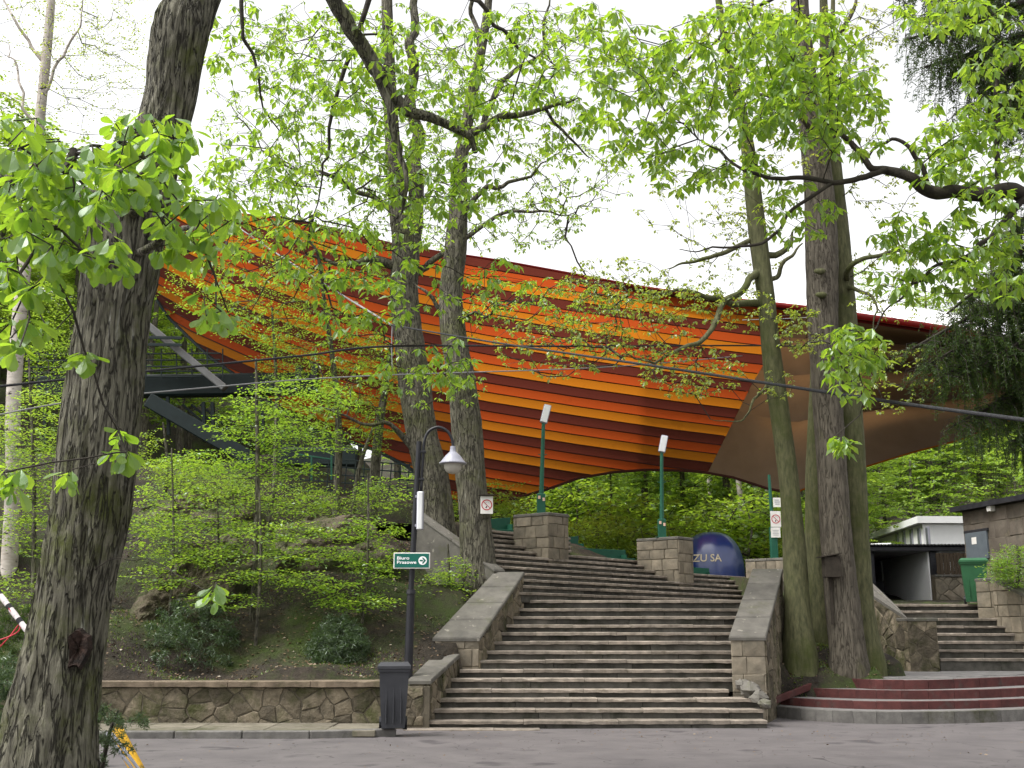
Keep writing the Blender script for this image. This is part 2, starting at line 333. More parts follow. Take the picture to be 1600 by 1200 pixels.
# ------------------------------------------------------------------ stonework
def clip(poly, n, d):
    """keep the side n.p <= d of a 2-D polygon"""
    o = []
    for i in range(len(poly)):
        a, b = poly[i], poly[(i + 1) % len(poly)]
        da, db = n[0] * a[0] + n[1] * a[1] - d, n[0] * b[0] + n[1] * b[1] - d
        if da <= 0: o.append(a)
        if da * db < 0:
            t = da / (da - db); o.append((a[0] + (b[0] - a[0]) * t, a[1] + (b[1] - a[1]) * t))
    return o
def parea(p): return .5 * sum(p[i][0] * p[(i + 1) % len(p)][1] - p[(i + 1) % len(p)][0] * p[i][1] for i in range(len(p)))
def stonework(face, nrm, style, size, m, parent, gap=.008, proud=.035, seed=1, name='stone', size2=None):
    """proud stones over the flat convex polygon `face` (3-D points); nrm = outward normal"""
    r = random.Random(seed)
    face = [np.array(p, float) for p in face]; nrm = np.array(nrm, float); nrm /= np.linalg.norm(nrm)
    v = EZ - nrm * (EZ @ nrm); v /= np.linalg.norm(v); u = np.cross(v, nrm)
    o = face[0]; P2 = [((p - o) @ u, (p - o) @ v) for p in face]
    if parea(P2) < 0: P2 = P2[::-1]
    us = [p[0] for p in P2]; vs = [p[1] for p in P2]
    cells = []
    if style == 'rubble':
        seeds = []
        y = min(vs) - size; row = 0
        while y < max(vs) + size:
            x = min(us) - size + (size * .6 if row % 2 else 0)
            while x < max(us) + size:
                seeds.append((x + r.uniform(-.5, .5) * size, y + r.uniform(-.42, .42) * size)); x += size * r.uniform(.8, 1.7)
            y += size * .82; row += 1
        for i, s in enumerate(seeds):
            q = list(P2)
            for j, t in enumerate(seeds):
                if i == j or abs(t[0] - s[0]) > 3 * size or abs(t[1] - s[1]) > 3 * size: continue
                n = (t[0] - s[0], t[1] - s[1]); l = math.hypot(*n); n = (n[0] / l, n[1] / l)
                q = clip(q, n, n[0] * (s[0] + t[0]) / 2 + n[1] * (s[1] + t[1]) / 2 - gap)
                if len(q) < 3: break
            if len(q) >= 3: cells.append(q)
    else:
        y = min(vs); 
        while y < max(vs) - .03:
            h = size * r.uniform(.8, 1.25)
            if max(vs) - y - h < size * .5: h = max(vs) - y
            row = clip(clip(P2, (0, -1), -(y + gap)), (0, 1), y + h - gap)
            x = min(us) - r.uniform(0, .6) * (size2 or size * 1.4)
            while x < max(us) and len(row) >= 3:
                wd = (size2 or size * 1.4) * r.uniform(.65, 1.35)
                q = clip(clip(row, (-1, 0), -(x + gap)), (1, 0), x + wd - gap) if len(row) >= 3 else []
                if len(q) >= 3: cells.append(q)
                x += wd
            y += h
    for q in cells:
        if abs(parea(q)) < .0025: continue
        cx = sum(p[0] for p in q) / len(q); cy = sum(p[1] for p in q) / len(q); n = len(q)
        if style == 'rubble' and n < 9:      # break the straight edges
            q2 = []
            for i in range(n):
                a, b = q[i], q[(i + 1) % n]; q2.append(a)
                l = math.hypot(b[0] - a[0], b[1] - a[1])
                if l > .12: q2.append(((a[0] + b[0]) / 2 + (cx - (a[0] + b[0]) / 2) * r.uniform(.0, .12), (a[1] + b[1]) / 2 + (cy - (a[1] + b[1]) / 2) * r.uniform(.0, .12)))
            q = [(cx + (p[0] - cx) * r.uniform(.95, 1), cy + (p[1] - cy) * r.uniform(.95, 1)) for p in q2]; n = len(q)
        h = proud * r.uniform(.5, 1.3); ins = .92 if style == 'rubble' else .94
        tx, ty = r.uniform(-.05, .05), r.uniform(-.05, .05)
        V = []; F = []
        for p in q: V.append(o + u * p[0] + v * p[1] - nrm * .03)
        for p in q: V.append(o + u * p[0] + v * p[1] + nrm * h * .55)
        for p in q:
            a, b = cx + (p[0] - cx) * ins, cy + (p[1] - cy) * ins
            V.append(o + u * a + v * b + nrm * (h + (a - cx) * tx + (b - cy) * ty + r.uniform(-.006, .006)))
        V.append(o + u * cx + v * cy + nrm * (h + .008))
        for i in range(n):
            j = (i + 1) % n
            F += [(i, j, n + j, n + i), (n + i, n + j, 2 * n + j, 2 * n + i), (2 * n + i, 2 * n + j, 3 * n)]
        obj(name, V, F, m, parent)
def prism(base, tops, m, name, parent):
    """solid between polygon of bottom points and polygon of top points (same order, counter-clockwise from above)"""
    n = len(base); V = list(base) + list(tops)
    F = [tuple(range(n))[::-1], tuple(range(n, 2 * n))] + [(i, (i + 1) % n, n + (i + 1) % n, n + i) for i in range(n)]
    return obj(name, V, F, m, parent)
def coping(top, th, over, m, parent, name='coping', segs=1):
    """slab(s) on the quad `top` = (front-left, front-right, back-right, back-left), thickened downwards and overhanging"""
    fl, fr, br, bl = [np.array(p, float) for p in top]
    wv = (fr - fl); wv /= np.linalg.norm(wv); lv = (bl - fl); lv /= np.linalg.norm(lv)
    fl = fl - wv * over - lv * over; fr = fr + wv * over - lv * over; bl = bl - wv * over; br = br + wv * over
    for s in range(segs):
        t0 = s / segs + (.004 if s else 0); t1 = (s + 1) / segs - (.004 if s < segs - 1 else 0)
        j = random.uniform(-.004, .004)
        q = [fl + (bl - fl) * t0, fr + (br - fr) * t0, fr + (br - fr) * t1, fl + (bl - fl) * t1]
        q = [p + EZ * j for p in q]; cc = sum(q) / 4; b = .02
        V = [p - EZ * th for p in q] + [p - EZ * b for p in q] + [p + (cc - p) / np.linalg.norm(cc - p) * b * 1.3 for p in q]
        F = [(3, 2, 1, 0)] + [(i, (i + 1) % 4, 4 + (i + 1) % 4, 4 + i) for i in range(4)] + [(4 + i, 4 + (i + 1) % 4, 8 + (i + 1) % 4, 8 + i) for i in range(4)] + [(8, 9, 10, 11)]
        obj(name, V, F, m, parent)
def slab(o, e, a, x0, x1, y0, y1, z0, z1, m, name, parent, jit=.008, seed=0, chip=True):
    """stone slab in the frame (o, e along the step, a into the step); its front edge is worn and uneven"""
    r = random.Random(seed); n = max(2, int((x1 - x0) / .12)); V = []; F = []
    dz = r.uniform(-.006, .006); dy = r.uniform(-.01, .01)
    for i in range(n + 1):
        x = x0 + (x1 - x0) * i / n; j = r.uniform(-jit, jit) + dy; c = .012 + abs(r.gauss(0, .006)) + (.03 if chip and r.random() < .05 else 0)
        for y, z in ((y0 + j, z0 + r.uniform(-.008, .004)), (y0 + j, z1 - c * .6 + dz), (y0 + j + c, z1 + dz), (y1, z1 + dz), (y1, z0)):
            p = o + e * x + a * y; V.append((p[0], p[1], z))
    for i in range(n):
        b = i * 5; d = b + 5
        for k in range(5):
            l = (k + 1) % 5; F.append((b + k, d + k, d + l, b + l)[::-1])
    F.append((0, 1, 2, 3, 4)[::-1]); F.append(tuple(n * 5 + k for k in range(5)))
    return obj(name, V, F, m, parent)
def splits(x0, x1, lo, hi, r):
    xs = [x0]
    while xs[-1] < x1 - hi: xs.append(xs[-1] + r.uniform(lo, hi))
    if x1 - xs[-1] < lo * .5 and len(xs) > 1: xs.pop()
    xs.append(x1); return xs

# ------------------------------------------------------------------ stair frames
ND = [1141.5, 1126, 1108, 1091.5, 1077, 1060, 1046, 1031, 1017, 1002, 988, 976, 962.7, 950.5, 937.5]
S1_D = [18.7 + .33 * n for n in range(15)]
S1_Z = [float(P(800, ND[n], S1_D[n])[2]) for n in range(15)]; S1_Z[0] = .012
LANDZ = S1_Z[14]
def s1_left(D): return -1.62 + .405 * (D - 18.7)
def s1_right(D): return 3.86 + .36 * (D - 20.2)
PHI = rad(50); TR2 = .36; C2 = 14.3
E2 = np.array([math.cos(PHI), math.sin(PHI), 0]); A2 = np.array([-math.sin(PHI), math.cos(PHI), 0])
def s2_z(k): return LANDZ + .155 * k
def s2_point(px, k):
    """point on nosing line k that shows at photo column px"""
    d = ray(px, 700); c = C2 + TR2 * k; s = c / (A2[:2] @ d[:2]); return np.array([d[0] * s, d[1] * s, s2_z(k)])

# ------------------------------------------------------------------ ground
ctrl = [(-30, 19.3, .9), (-16, 19.3, .72), (-10, 19.3, .72), (-5, 19.3, .72), (-2.6, 19.4, .74), (-1.6, 20.2, 1.15), (-1.0, 21.3, 1.5), (-.3, 22.6, 2.3),
        (-3.2, 20, 1.0), (-3, 21.5, 1.9), (-3.2, 23, 2.7), (-3.3, 25, 3.7), (-2, 25.5, 3.6), (-1.6, 23.3, 2.45), (-6.6, 29, 5.1), (-7.2, 26, 4.1), (-7, 22, 1.9), (-10, 22, 1.9), (-3, 30, 4.8), (-1.5, 27.5, 4.1),
        (-11, 26, 3.9), (-13, 32, 6.4), (-9, 33, 6.2), (-4.5, 34, 5.4), (-1.5, 32, 4.5), (-20, 30, 6.), (-18, 24, 3.), (-8, 40, 7.5), (-20, 45, 11), (-16, 60, 15), (-28, 60, 19), (-25, 80, 25), (-60, 60, 28), (-60, 30, 10), (-6, 50, 8),
        (0, 30, 4.0), (1, 33, 4.0), (3, 31, 3.4), (5, 33, 3.1), (6, 30, 3.0), (7, 40, 3.3), (0, 45, 4.2), (10, 45, 3.2), (7, 28, 2.5), (5.3, 24.5, 2.0), (4.9, 22, .95),
        (5.0, 21.3, .6), (6, 22.4, .85), (7.0, 22.3, .85), (6, 24, 1.3), (7, 24.6, 1.1), (6.3, 26, 1.75), (7.6, 25.2, .95), (7.8, 27.5, 2.1), (9, 28.6, 2.1), (12, 28.6, 2.1), (10, 34, 2.25), (14, 40, 2.5), (12, 33, 2.3),
        (13.4, 27, 2.5), (13.5, 25, 2.1), (16, 27, 2.8), (16, 22, 2.0), (22, 24, 2.8), (22, 34, 3.2), (20, 50, 3.2), (30, 70, 9), (14, 66, 4.2), (0, 70, 5), (4, 100, 10), (30, 100, 19), (-6, 110, 17), (55, 100, 24), (60, 50, 10), (10, 85, 7), (20, 85, 11),
        (0, 150, 26), (60, 150, 34), (-60, 150, 36), (-60, 100, 33)]
ctrl += [tuple(P(*q)) for q in ((1246, 1014, 22.6), (1327, 1046, 22.65), (1352, 1036, 23.1), (1286, 1002, 24.0), (690, 945, 26), (749, 925, 23.7))]
CT = np.array(ctrl, float)
def idw(x, y):
    x = np.asarray(x, float); y = np.asarray(y, float); sh = x.shape; x = x.ravel(); y = y.ravel()
    d2 = (x[:, None] - CT[None, :, 0]) ** 2 + (y[:, None] - CT[None, :, 1]) ** 2 + .08
    wt = d2 ** -1.8; z = (wt * CT[:, 2]).sum(1) / wt.sum(1); return z.reshape(sh)
def vnoise(x, y, s, seed=0):
    return np.array([noise.noise((a * s + seed * 7.3, b * s - seed * 3.1, seed)) for a, b in zip(x.ravel(), y.ravel())]).reshape(x.shape)
def tz(x, y): return float(idw(np.array([x]), np.array([y]))[0])

def axis(segs):
    o = []
    for a, b, st in segs: o += list(np.arange(a, b - 1e-6, st))
    o.append(segs[-1][1]); return np.array(o)
gx = axis([(-90, -30, 4), (-30, -14, 1.), (-14, 16, .22), (16, 34, 1.), (34, 90, 4)])
gy = axis([(18.9, 34, .22), (34, 60, .8), (60, 160, 4)])
X, Y = np.meshgrid(gx, gy); Z = idw(X, Y)
near = np.clip((60 - Y) / 30, .2, 1)
Z = Z + .10 * vnoise(X, Y, .9, 1) + .05 * vnoise(X, Y, 2.7, 2) * near
# keep the ground below the stairs, the paving and in front of the walls
def push(mask, lim):
    global Z
    Z = np.where(mask, np.minimum(Z, lim), Z)
push((Y < 19.25) & (X < s1_left(Y)), -.4)
push((X > s1_left(Y) - .25) & (X < s1_right(Y) + .2) & (Y < 23.9), (Y - 18.7) / .33 * .155 - .55)
ap = X * A2[0] + Y * A2[1]
push((X > -.9) & (X < 6.4) & (ap > C2 - 3) & (Y > 22.5) & (ap < C2 + TR2 * 12.2) & (Y < 33) & (ap - C2 < 5), np.maximum(LANDZ, LANDZ + (ap - C2) / TR2 * .155) - .5)
push((X > s1_right(Y) - .4) & (X < 5.25) & (Y < 22.0), np.where(X < 4.6, np.maximum(-.05, (Y - 20.7) * .6), np.maximum(-.05, (Y - 21.85) * .75)))
push((X >= 5.25) & (Y < 21.5), -.3)
push((X > s1_left(Y) - .95) & (X <= s1_left(Y)) & (Y < 24), .45 + .5 * (Y - 19.2))
push((X >= 5.25) & (X < 7.8) & (Y < 23), np.where(Y < 22.1, .2, .64 + .6 * (Y - 22.15)))
push((X > 7.2) & (Y < 22.9), .2)
push((X > 7.8) & (Y < 25.7), .2); push((X > 7.6) & (X < 13.2) & (Y > 25.5) & (Y < 28.2), .5)
push((Y > 23.6) & (Y < 24) & (X > 1) & (X < 5.5), 1.2)
nx, ny = len(gx), len(gy)
I = (np.arange(ny - 1)[:, None] * nx + np.arange(nx - 1)[None]).ravel()
fobj('hillside', np.stack([X, Y, Z], -1).reshape(-1, 3), np.stack([I, I + 1, I + nx + 1, I + nx], -1), M['soil'], smooth=True, kind='structure')
obj('ground', [(-900, -900, -.7), (900, -900, -.7), (900, 1500, -.7), (-900, 1500, -.7)], [(0, 1, 2, 3)], M['ground'], kind='structure')
rx = np.linspace(-90, 90, 91); ry = np.linspace(-40, 21.8, 60); RX, RY = np.meshgrid(rx, ry)
RZ = .012 * vnoise(RX, RY, .35, 3)
I = (np.arange(len(ry) - 1)[:, None] * len(rx) + np.arange(len(rx) - 1)[None]).ravel()
fobj('road', np.stack([RX, RY, RZ], -1).reshape(-1, 3), np.stack([I, I + 1, I + 92 - 1 + 0, I + 91 - 0], -1) if False else np.stack([I, I + 1, I + len(rx) + 1, I + len(rx)], -1), M['asphalt'], smooth=True, kind='structure')

# sidewalk and kerb along the left wall
def kline(x): return 17.25 + .018 * (x + 8) + (max(0, x + 2.6) ** 2) * .5      # kerb face
sw = thing('sidewalk', 'narrow mossy slab pavement between the kerb and the low stone wall', 'pavement', (-6, 18, 0))
sw['kind'] = 'structure'
rr = random.Random(3); xs = splits(-14, -2.05, .8, 1.1, rr)
for x0, x1 in zip(xs, xs[1:]):
    y0, y1 = kline((x0 + x1) / 2) + .16, 18.95; ym = (y0 + y1) / 2
    for ya, yb in ((y0, ym - .004), (ym + .004, y1)):
        obj('paving_slab', *bbox(((x0 + x1) / 2, (ya + yb) / 2, .05 + rr.uniform(-.006, .006)), EX, EY, EZ, ((x1 - x0) / 2 - .006, (yb - ya) / 2, .045), .008), M['walk'], sw)
xs = [-14 + i for i in range(12)] + [-1.75]
for x0, x1 in zip(xs, xs[1:]):
    ya, yb = kline(x0), kline(x1); d = np.array([x1 - x0, yb - ya, 0]); l = np.linalg.norm(d); d /= l
    obj('kerb_stone', *bbox(((x0 + x1) / 2 - d[1] * .07, (ya + yb) / 2 + .07, .035), d, np.cross(EZ, d), EZ, (l / 2 - .006, .075, .075), .015), M['kerb'], sw)

# ------------------------------------------------------------------ left retaining wall
WY = 18.98
rw = thing('retaining_wall', 'long low rubble wall holding back the wooded bank beside the road', 'wall', (-7, WY, 0))
obj('core', *box(-16, -1.35, WY + .02, WY + .4, -.3, .66), M['mortar'], rw)
stonework([(-9.4, WY + .02, .05), (-1.45, WY + .02, .05), (-1.45, WY + .02, .65), (-9.4, WY + .02, .65)], (0, -1, 0), 'rubble', .3, M['stone'], rw, seed=4, gap=.003, proud=.017)
xs = splits(-16, -1.9, 1.0, 1.6, rr)
for x0, x1 in zip(xs, xs[1:]):
    slab(np.array([0, WY, 0]), EX, EY, x0 + .005, x1 - .005, -.07, .45, .665, .755, M['wallcap'], 'coping_slab', rw, jit=.014, seed=int(x0 * 100))

# ------------------------------------------------------------------ main stairs
st = thing('staircase', 'wide worn stone staircase between two sloping parapets', 'stairs', (1.5, 18.7, 0))
for n in range(15):
    D = S1_D[n]; z = S1_Z[n]; zp = S1_Z[n - 1] if n else -.1
    x0, x1 = s1_left(D) - .12, (s1_right(D) + .12 if n > 4 else 4.15 + .02 * n)
    if n == 4: x1 = s1_right(D) - .05
    depth = .42 if n < 14 else .5
    if n == 0: x1 = .45
    xs = splits(x0, x1, .8, 1.9, rr)
    o = np.array([0, D, 0])
    for a, b in zip(xs, xs[1:]):
        slab(o, EX, EY, a + .003, b - .003, 0, depth, z - .055, z, M['tread'], 'tread_slab', st, seed=int(a * 977) + n * 31)
    if n:
        xs = splits(x0, x1, .7, 2.4, rr)
        for a, b in zip(xs, xs[1:]):
            y = D + .045 + rr.uniform(-.006, .006)
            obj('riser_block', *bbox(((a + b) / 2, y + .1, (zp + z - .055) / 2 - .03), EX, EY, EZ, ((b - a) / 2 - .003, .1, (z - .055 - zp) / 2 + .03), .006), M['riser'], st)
# solid under the stairs, and the level landing behind the top step
V = []
for n in range(15): V += [(s1_left(S1_D[n]) - .1, S1_D[n] + .2, S1_Z[n] - .3), (s1_right(S1_D[n]) + .1, S1_D[n] + .2, S1_Z[n] - .3)]
obj('stair_core', V, [(2 * i, 2 * i + 1, 2 * i + 3, 2 * i + 2) for i in range(14)], M['mortar'], st)
obj('landing', [(.1, S1_D[14] + .1, LANDZ - .012), (s1_right(S1_D[14]) + .4, S1_D[14] + .1, LANDZ - .012), (8, 31, LANDZ - .012), (5.9, 31.5, LANDZ - .012), (-.6, 23.7, LANDZ - .012)], [(0, 1, 2, 3, 4)], M['tread'], st)

# ------------------------------------------------------------------ upper stairs, turned to the left
us = thing('upper_staircase', 'upper flight of worn stone steps turning left past two stone pedestals', 'stairs', s2_point(900, 1))
O2 = np.zeros(3)
for k in range(1, 13):
    c = C2 + TR2 * k; z = s2_z(k)
    lft = s2_point(742 if k > 4 else 790, k) @ E2 - .2
    rgt = s2_point(1186 if k <= 6 else (1000 if k <= 8 else 880), k) @ E2 + (.0 if k <= 6 else .3)
    if k <= 8 and k > 6: rgt = s2_point(1066, k) @ E2
    xs = splits(lft, rgt, .9, 1.9, rr)
    for a, b in zip(xs, xs[1:]):
        slab(A2 * c, E2, A2, a + .003, b - .003, 0, .46, z - .055, z, M['tread'], 'tread_slab', us, seed=int(a * 97) + k * 53)
    xs = splits(lft, rgt, .8, 2.2, rr)
    for a, b in zip(xs, xs[1:]):
        q = A2 * (c + .045 + .1) + E2 * (a + b) / 2
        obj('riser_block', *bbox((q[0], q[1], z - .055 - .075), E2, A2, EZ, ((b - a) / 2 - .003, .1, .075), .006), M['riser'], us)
for k, px0, px1, dep in ((12, 640, 800, 3.), (8, 850, 1066, 3.), (6, 1040, 1186, 3.)):      # terraces at the head of each bay
    a0 = s2_point(px0, k) + A2 * .3; a1 = s2_point(px1, k) + A2 * .3; zz = np.array([0, 0, .02])
    obj('terrace', [a0 - zz, a1 - zz, a1 + A2 * dep - zz, a0 + A2 * dep - zz], [(0, 1, 2, 3)], M['soil'], us)

# ------------------------------------------------------------------ pedestals on the upper stairs
PED = {}
def pedestal(pxc, k, pxl, pxr, pyt, label, seed):
    C = s2_point(pxc, k) + A2 * .02
    def along(d, px):      # distance from C along d that shows at column px
        s = (px - 800) / FPX; k_ = math.cos(_t); h_ = (C[2] + .7 - CAM_H) * math.sin(_t)
        return (s * (C[1] * k_ + h_) - C[0]) / (d[0] - s * d[1] * k_)
    # vertical offset ignored: small
    wr, wl = abs(along(E2, pxr)), abs(along(A2, pxl))
    ztop = float(P(pxc, pyt, C[1])[2]); zb = C[2]
    t = thing('stone_pedestal', label, 'pedestal', C, 'stone pedestals on the stairs')
    e, a = E2 * wr, A2 * wl
    b = [C, C + e, C + e + a, C + a]; lo = [p + EZ * (zb - .6 - p[2]) for p in b]; hi = [p + EZ * (ztop - .07 - p[2]) for p in b]
    prism(lo, hi, M['mortar'], 'core', t)
    f = lambda p, q: [np.array([p[0], p[1], zb - .02]), np.array([q[0], q[1], zb - .02]), np.array([q[0], q[1], ztop - .08]), np.array([p[0], p[1], ztop - .08])]
    stonework(f(b[0], b[1]), -A2, 'ashlar', .27, M['ashlar'], t, seed=seed, proud=.02, gap=.006, size2=.42)
    stonework(f(b[3], b[0]), -E2, 'ashlar', .27, M['ashlar'], t, seed=seed + 1, proud=.02, gap=.006, size2=.42)
    stonework(f(b[1], b[2]), E2, 'ashlar', .27, M['ashlar'], t, seed=seed + 2, proud=.02, gap=.006, size2=.42)
    top = [np.array([p[0], p[1], ztop]) for p in b]
    coping((top[0], top[1], top[2], top[3]), .07, .03, M['cap'], t, name='coping_slab', segs=2)
    return C, wr, wl, ztop
PED[1] = pedestal(857, 7, 803, 887.5, 800, 'stone pedestal with the tallest green post, beside the upper left steps', 11)
PED[2] = pedestal(1055.5, 4, 996, 1082, 838, 'stone pedestal half hiding the blue inflatable dome', 21)
PED[3] = pedestal(1222, 2, 1166, 1262, 871, 'stone pedestal behind the right parapet under the notice boards', 31)

# ------------------------------------------------------------------ parapets
def parapet(cap, drop_pts, label, seeds, faces, name='parapet_wall', segs=3, m='stone', th=.07, size=.27):
    """cap = (front-left, front-right, back-right, back-left); the wall goes straight down"""
    fl, fr, br, bl = [np.array(p, float) for p in cap]
    t = thing(name, label, 'wall', fl - EZ * .9)
    tops = [p - EZ * th for p in (fl, fr, br, bl)]
    lo = [np.array([p[0], p[1], min(fl[2], fr[2]) - drop_pts]) for p in tops]
    prism(lo, tops, M['mortar'], 'core', t)
    coping((fl, fr, br, bl), th, .035, M['cap'], t, name='coping_slab', segs=segs)
    ctr = sum(tops) / 4
    for s, (i, j, style, mm) in enumerate(faces):
        a, b = tops[i], tops[j]
        al, bl_ = lo[i], lo[j]
        d = (b - a); n = np.array([d[1], -d[0], 0.]); n /= np.linalg.norm(n)
        if n @ (a - ctr) < 0: n = -n
        stonework([al, bl_, b - EZ * .01, a - EZ * .01], n, style, size, M[mm], t, seed=seeds + s, proud=.016, gap=.0035)
    return t
# left: long sloping parapet and the lower piece in front of it
cl0, cr0, cr1, cl1 = P(680, 994, 21.0), P(748, 994, 21.0), P(817, 893, 23.25), P(775, 890, 23.25)
cl0[2] = cr0[2]; cl1[2] = cr1[2]
parapet((cl0, cr0, cr1, cl1), 1.1, 'sloping stone parapet along the left side of the main stairs', 41, [(0, 1, 'ashlar', 'ashlar'), (1, 2, 'rubble', 'stone'), (2, 3, 'ashlar', 'ashlar')], segs=4)
# pillar closing the head of the left parapet
a0 = P(641, 1061, 19.15); a1 = P(671, 1061, 19.15); b1 = P(716, 1021, 20.85); b0 = P(682, 1021, 20.85)
a0[2] = a1[2]; b0[2] = b1[2]
parapet((a0, a1, b1, b0), .95, 'short low stone parapet at the foot of the left stair side, ending at the road wall', 51, [(0, 1, 'rubble', 'stone'), (1, 2, 'rubble', 'stone')], segs=2, size=.26)
# right parapet
d0, d1, e1, e0 = P(1142, 993, 20.2), P(1194, 993, 20.2), P(1221, 886, 23.3), P(1178, 888, 23.3)
d1[2] = d0[2]; e1[2] = e0[2]
parapet((d0, d1, e1, e0), 1.75, 'sloping stone parapet along the right side of the main stairs', 61, [(0, 1, 'ashlar', 'ashlar'), (1, 2, 'rubble', 'stone')], segs=4)
rock = MB()      # broken concrete toe at the foot of the right parapet
r2 = random.Random(5)
for i, (px, py, D, s) in enumerate(((1172, 1078, 19.75, .2), (1186, 1090, 19.5, .17), (1196, 1100, 19.3, .12), (1160, 1070, 19.9, .14))):
    c = P(px, py, D); V = []; F = []
    for j in range(5):
        for k in range(7):
            th_ = PI * (j + .5) / 5; q = np.array([math.sin(th_) * math.cos(k * 2 * PI / 7), math.sin(th_) * math.sin(k * 2 * PI / 7), math.cos(th_) * .7])
            V.append(c + q * s * r2.uniform(.75, 1.15))
    for j in range(4):
        for k in range(7): F.append((j * 7 + k, (j + 1) * 7 + k, (j + 1) * 7 + (k + 1) % 7, j * 7 + (k + 1) % 7))
    F += [tuple(range(7)), tuple(range(28, 35))[::-1]]; rock.add(V, F)
o = rock.build('rubble_heap', M['cap']); o['label'] = 'broken concrete lump at the foot of the right stair parapet'; o['category'] = 'rubble'
# parapet of the upper flight, going up to the left behind the trunk
f0 = P(787, 890, 23.4); f1 = f0 + E2 * -.35; g0 = P(725, 846, 25.4); g1 = P(690, 803, 25.6)
q0 = P(760, 889, 23.45); qa = P(692, 803, 25.3); qb = P(727, 845, 25.1)
t = thing('upper_parapet', 'plain sloping concrete parapet climbing left behind the tree trunks', 'wall', f0 - EZ)
prism([p - EZ * 1.6 for p in (f0, f0 + A2 * 2.4 , f0 + A2 * 2.4 - E2 * .3, f0 - E2 * .3)], [f0, f0 + A2 * 2.4 + EZ * 1.35, f0 + A2 * 2.4 - E2 * .3 + EZ * 1.35, f0 - E2 * .3], M['cap'], 'wall_body', t)
coping((f0 - E2 * .3, f0, f0 + A2 * 2.4 + EZ * 1.35, f0 + A2 * 2.4 - E2 * .3 + EZ * 1.35), .0001 + .05, .02, M['cap'], t, name='coping_slab', segs=2)

# ------------------------------------------------------------------ curved red steps and paving, right
cs = thing('curved_steps', 'low curved steps with red painted edges leading to the right paving', 'stairs', (7, 20.5, 0))
lines = [(.20, [(1208, 1103), (1250, 1107), (1300, 1110), (1369, 1112), (1450, 1112), (1530, 1110.5), (1600, 1108), (1700, 1103), (1800, 1096)]),
         (.333, [(1206, 1088), (1250, 1091.5), (1300, 1094), (1369, 1096), (1450, 1096), (1530, 1094.5), (1600, 1092), (1700, 1087), (1800, 1080)]),
         (.485, [(1240, 1072.5), (1270, 1075), (1310, 1077), (1369, 1078.5), (1450, 1079), (1530, 1077.5), (1600, 1075), (1700, 1071), (1800, 1065)]),
         (.652, [(1284, 1057), (1310, 1059.5), (1340, 1061), (1380, 1062.5), (1450, 1062.5), (1530, 1060), (1600, 1057), (1700, 1053), (1800, 1048)])]
prevz = -.1
CTR = np.array([8.2, 30, 0])
for si, (z, pts) in enumerate(lines):
    fr = smoothpath([PG(px, py, z) for px, py in pts], 4)
    bk = np.array([p + (CTR - p) * np.array([1, 1, 0]) / np.linalg.norm((CTR - p)[:2]) * .8 for p in fr]); 
    V = list(fr) + list(bk); n = len(fr)
    obj('tread', [p - EZ * .004 for p in V], [(i, i + 1, n + i + 1, n + i) for i in range(n - 1)], M['pave'], cs)
    for i in range(0, n - 1, 2):      # edge stones, two path spans each
        j = min(i + 2, n - 1); q = fr[i:j + 1]; s = (.005 / max(1e-6, np.linalg.norm(q[-1] - q[0])))
        inn = bk[i:j + 1]; w_ = (inn - q) / np.linalg.norm(inn - q, axis=1)[:, None]
        q = q.copy(); q[0] = q[0] + (q[1] - q[0]) * .012; q[-1] = q[-1] + (q[-2] - q[-1]) * .012
        c = .014; up = .004 + rr.uniform(-.003, .003)
        tw_ = .16 if si == 0 else .045; c = .012
        prof = [(0, prevz - .03 - z), (0, up - c), (c, up), (tw_, up), (tw_, prevz - .03 - z)]
        V = []; F = []; m_ = len(q); L5 = 5
        for p, wv in zip(q, w_):
            for dy, dz in prof: V.append(p + wv * dy + EZ * dz)
        for a in range(m_ - 1):
            for b in range(5): F.append((a * 5 + b, a * 5 + (b + 1) % 5, (a + 1) * 5 + (b + 1) % 5, (a + 1) * 5 + b)[::-1])
        F += [tuple(range(5))[::-1], tuple((m_ - 1) * 5 + b for b in range(5))]
        F = [f[::-1] for f in F]
        obj('edge_stone', V, F, M['kerb'] if si == 0 else M['redkerb'], cs)
    prevz = z
p0, p1 = PG(1205, 1090, .36), PG(1286, 1058, .67)
d = (p1 - p0); l = np.linalg.norm(d); d /= l; sd = np.cross(d, EZ); sd /= np.linalg.norm(sd)
obj('edge_stone', *bbox((p0 + p1) / 2 - EZ * .075, d, sd, np.cross(sd, d), (l / 2, .035, .06), .01), M['redkerb'], cs)
fr = [PG(px, py, .646) for px, py in lines[3][1]]
pv = [PG(1286, 1058, .646), *fr, np.array([16, 25.75, .67]), np.array([7.7, 25.75, .67]), np.array([7.6, 24.9, .655]), np.array([6.9, 22.7, .645])]
obj('paving', pv, [tuple(range(len(pv)))], M['pave'], kind='structure')
pb = thing('paving_border', 'paving stones laid in rows on the platform above the red steps', 'paving', (9, 23, .68)); pb['kind'] = 'structure'
for row in range(5):
    yy = 22.3 + row * .56 + .35
    for i in range(17):
        x = 7.2 + i * .56 + (row % 2) * .28
        if yy - .3 < np.interp(x, [q[0] for q in fr], [q[1] for q in fr]): continue
        obj('paver', *bbox((x, yy, .645 + rr.uniform(-.002, .004)), EX, EY, EZ, (.274, .274, .022), .006), M['pave'], pb)

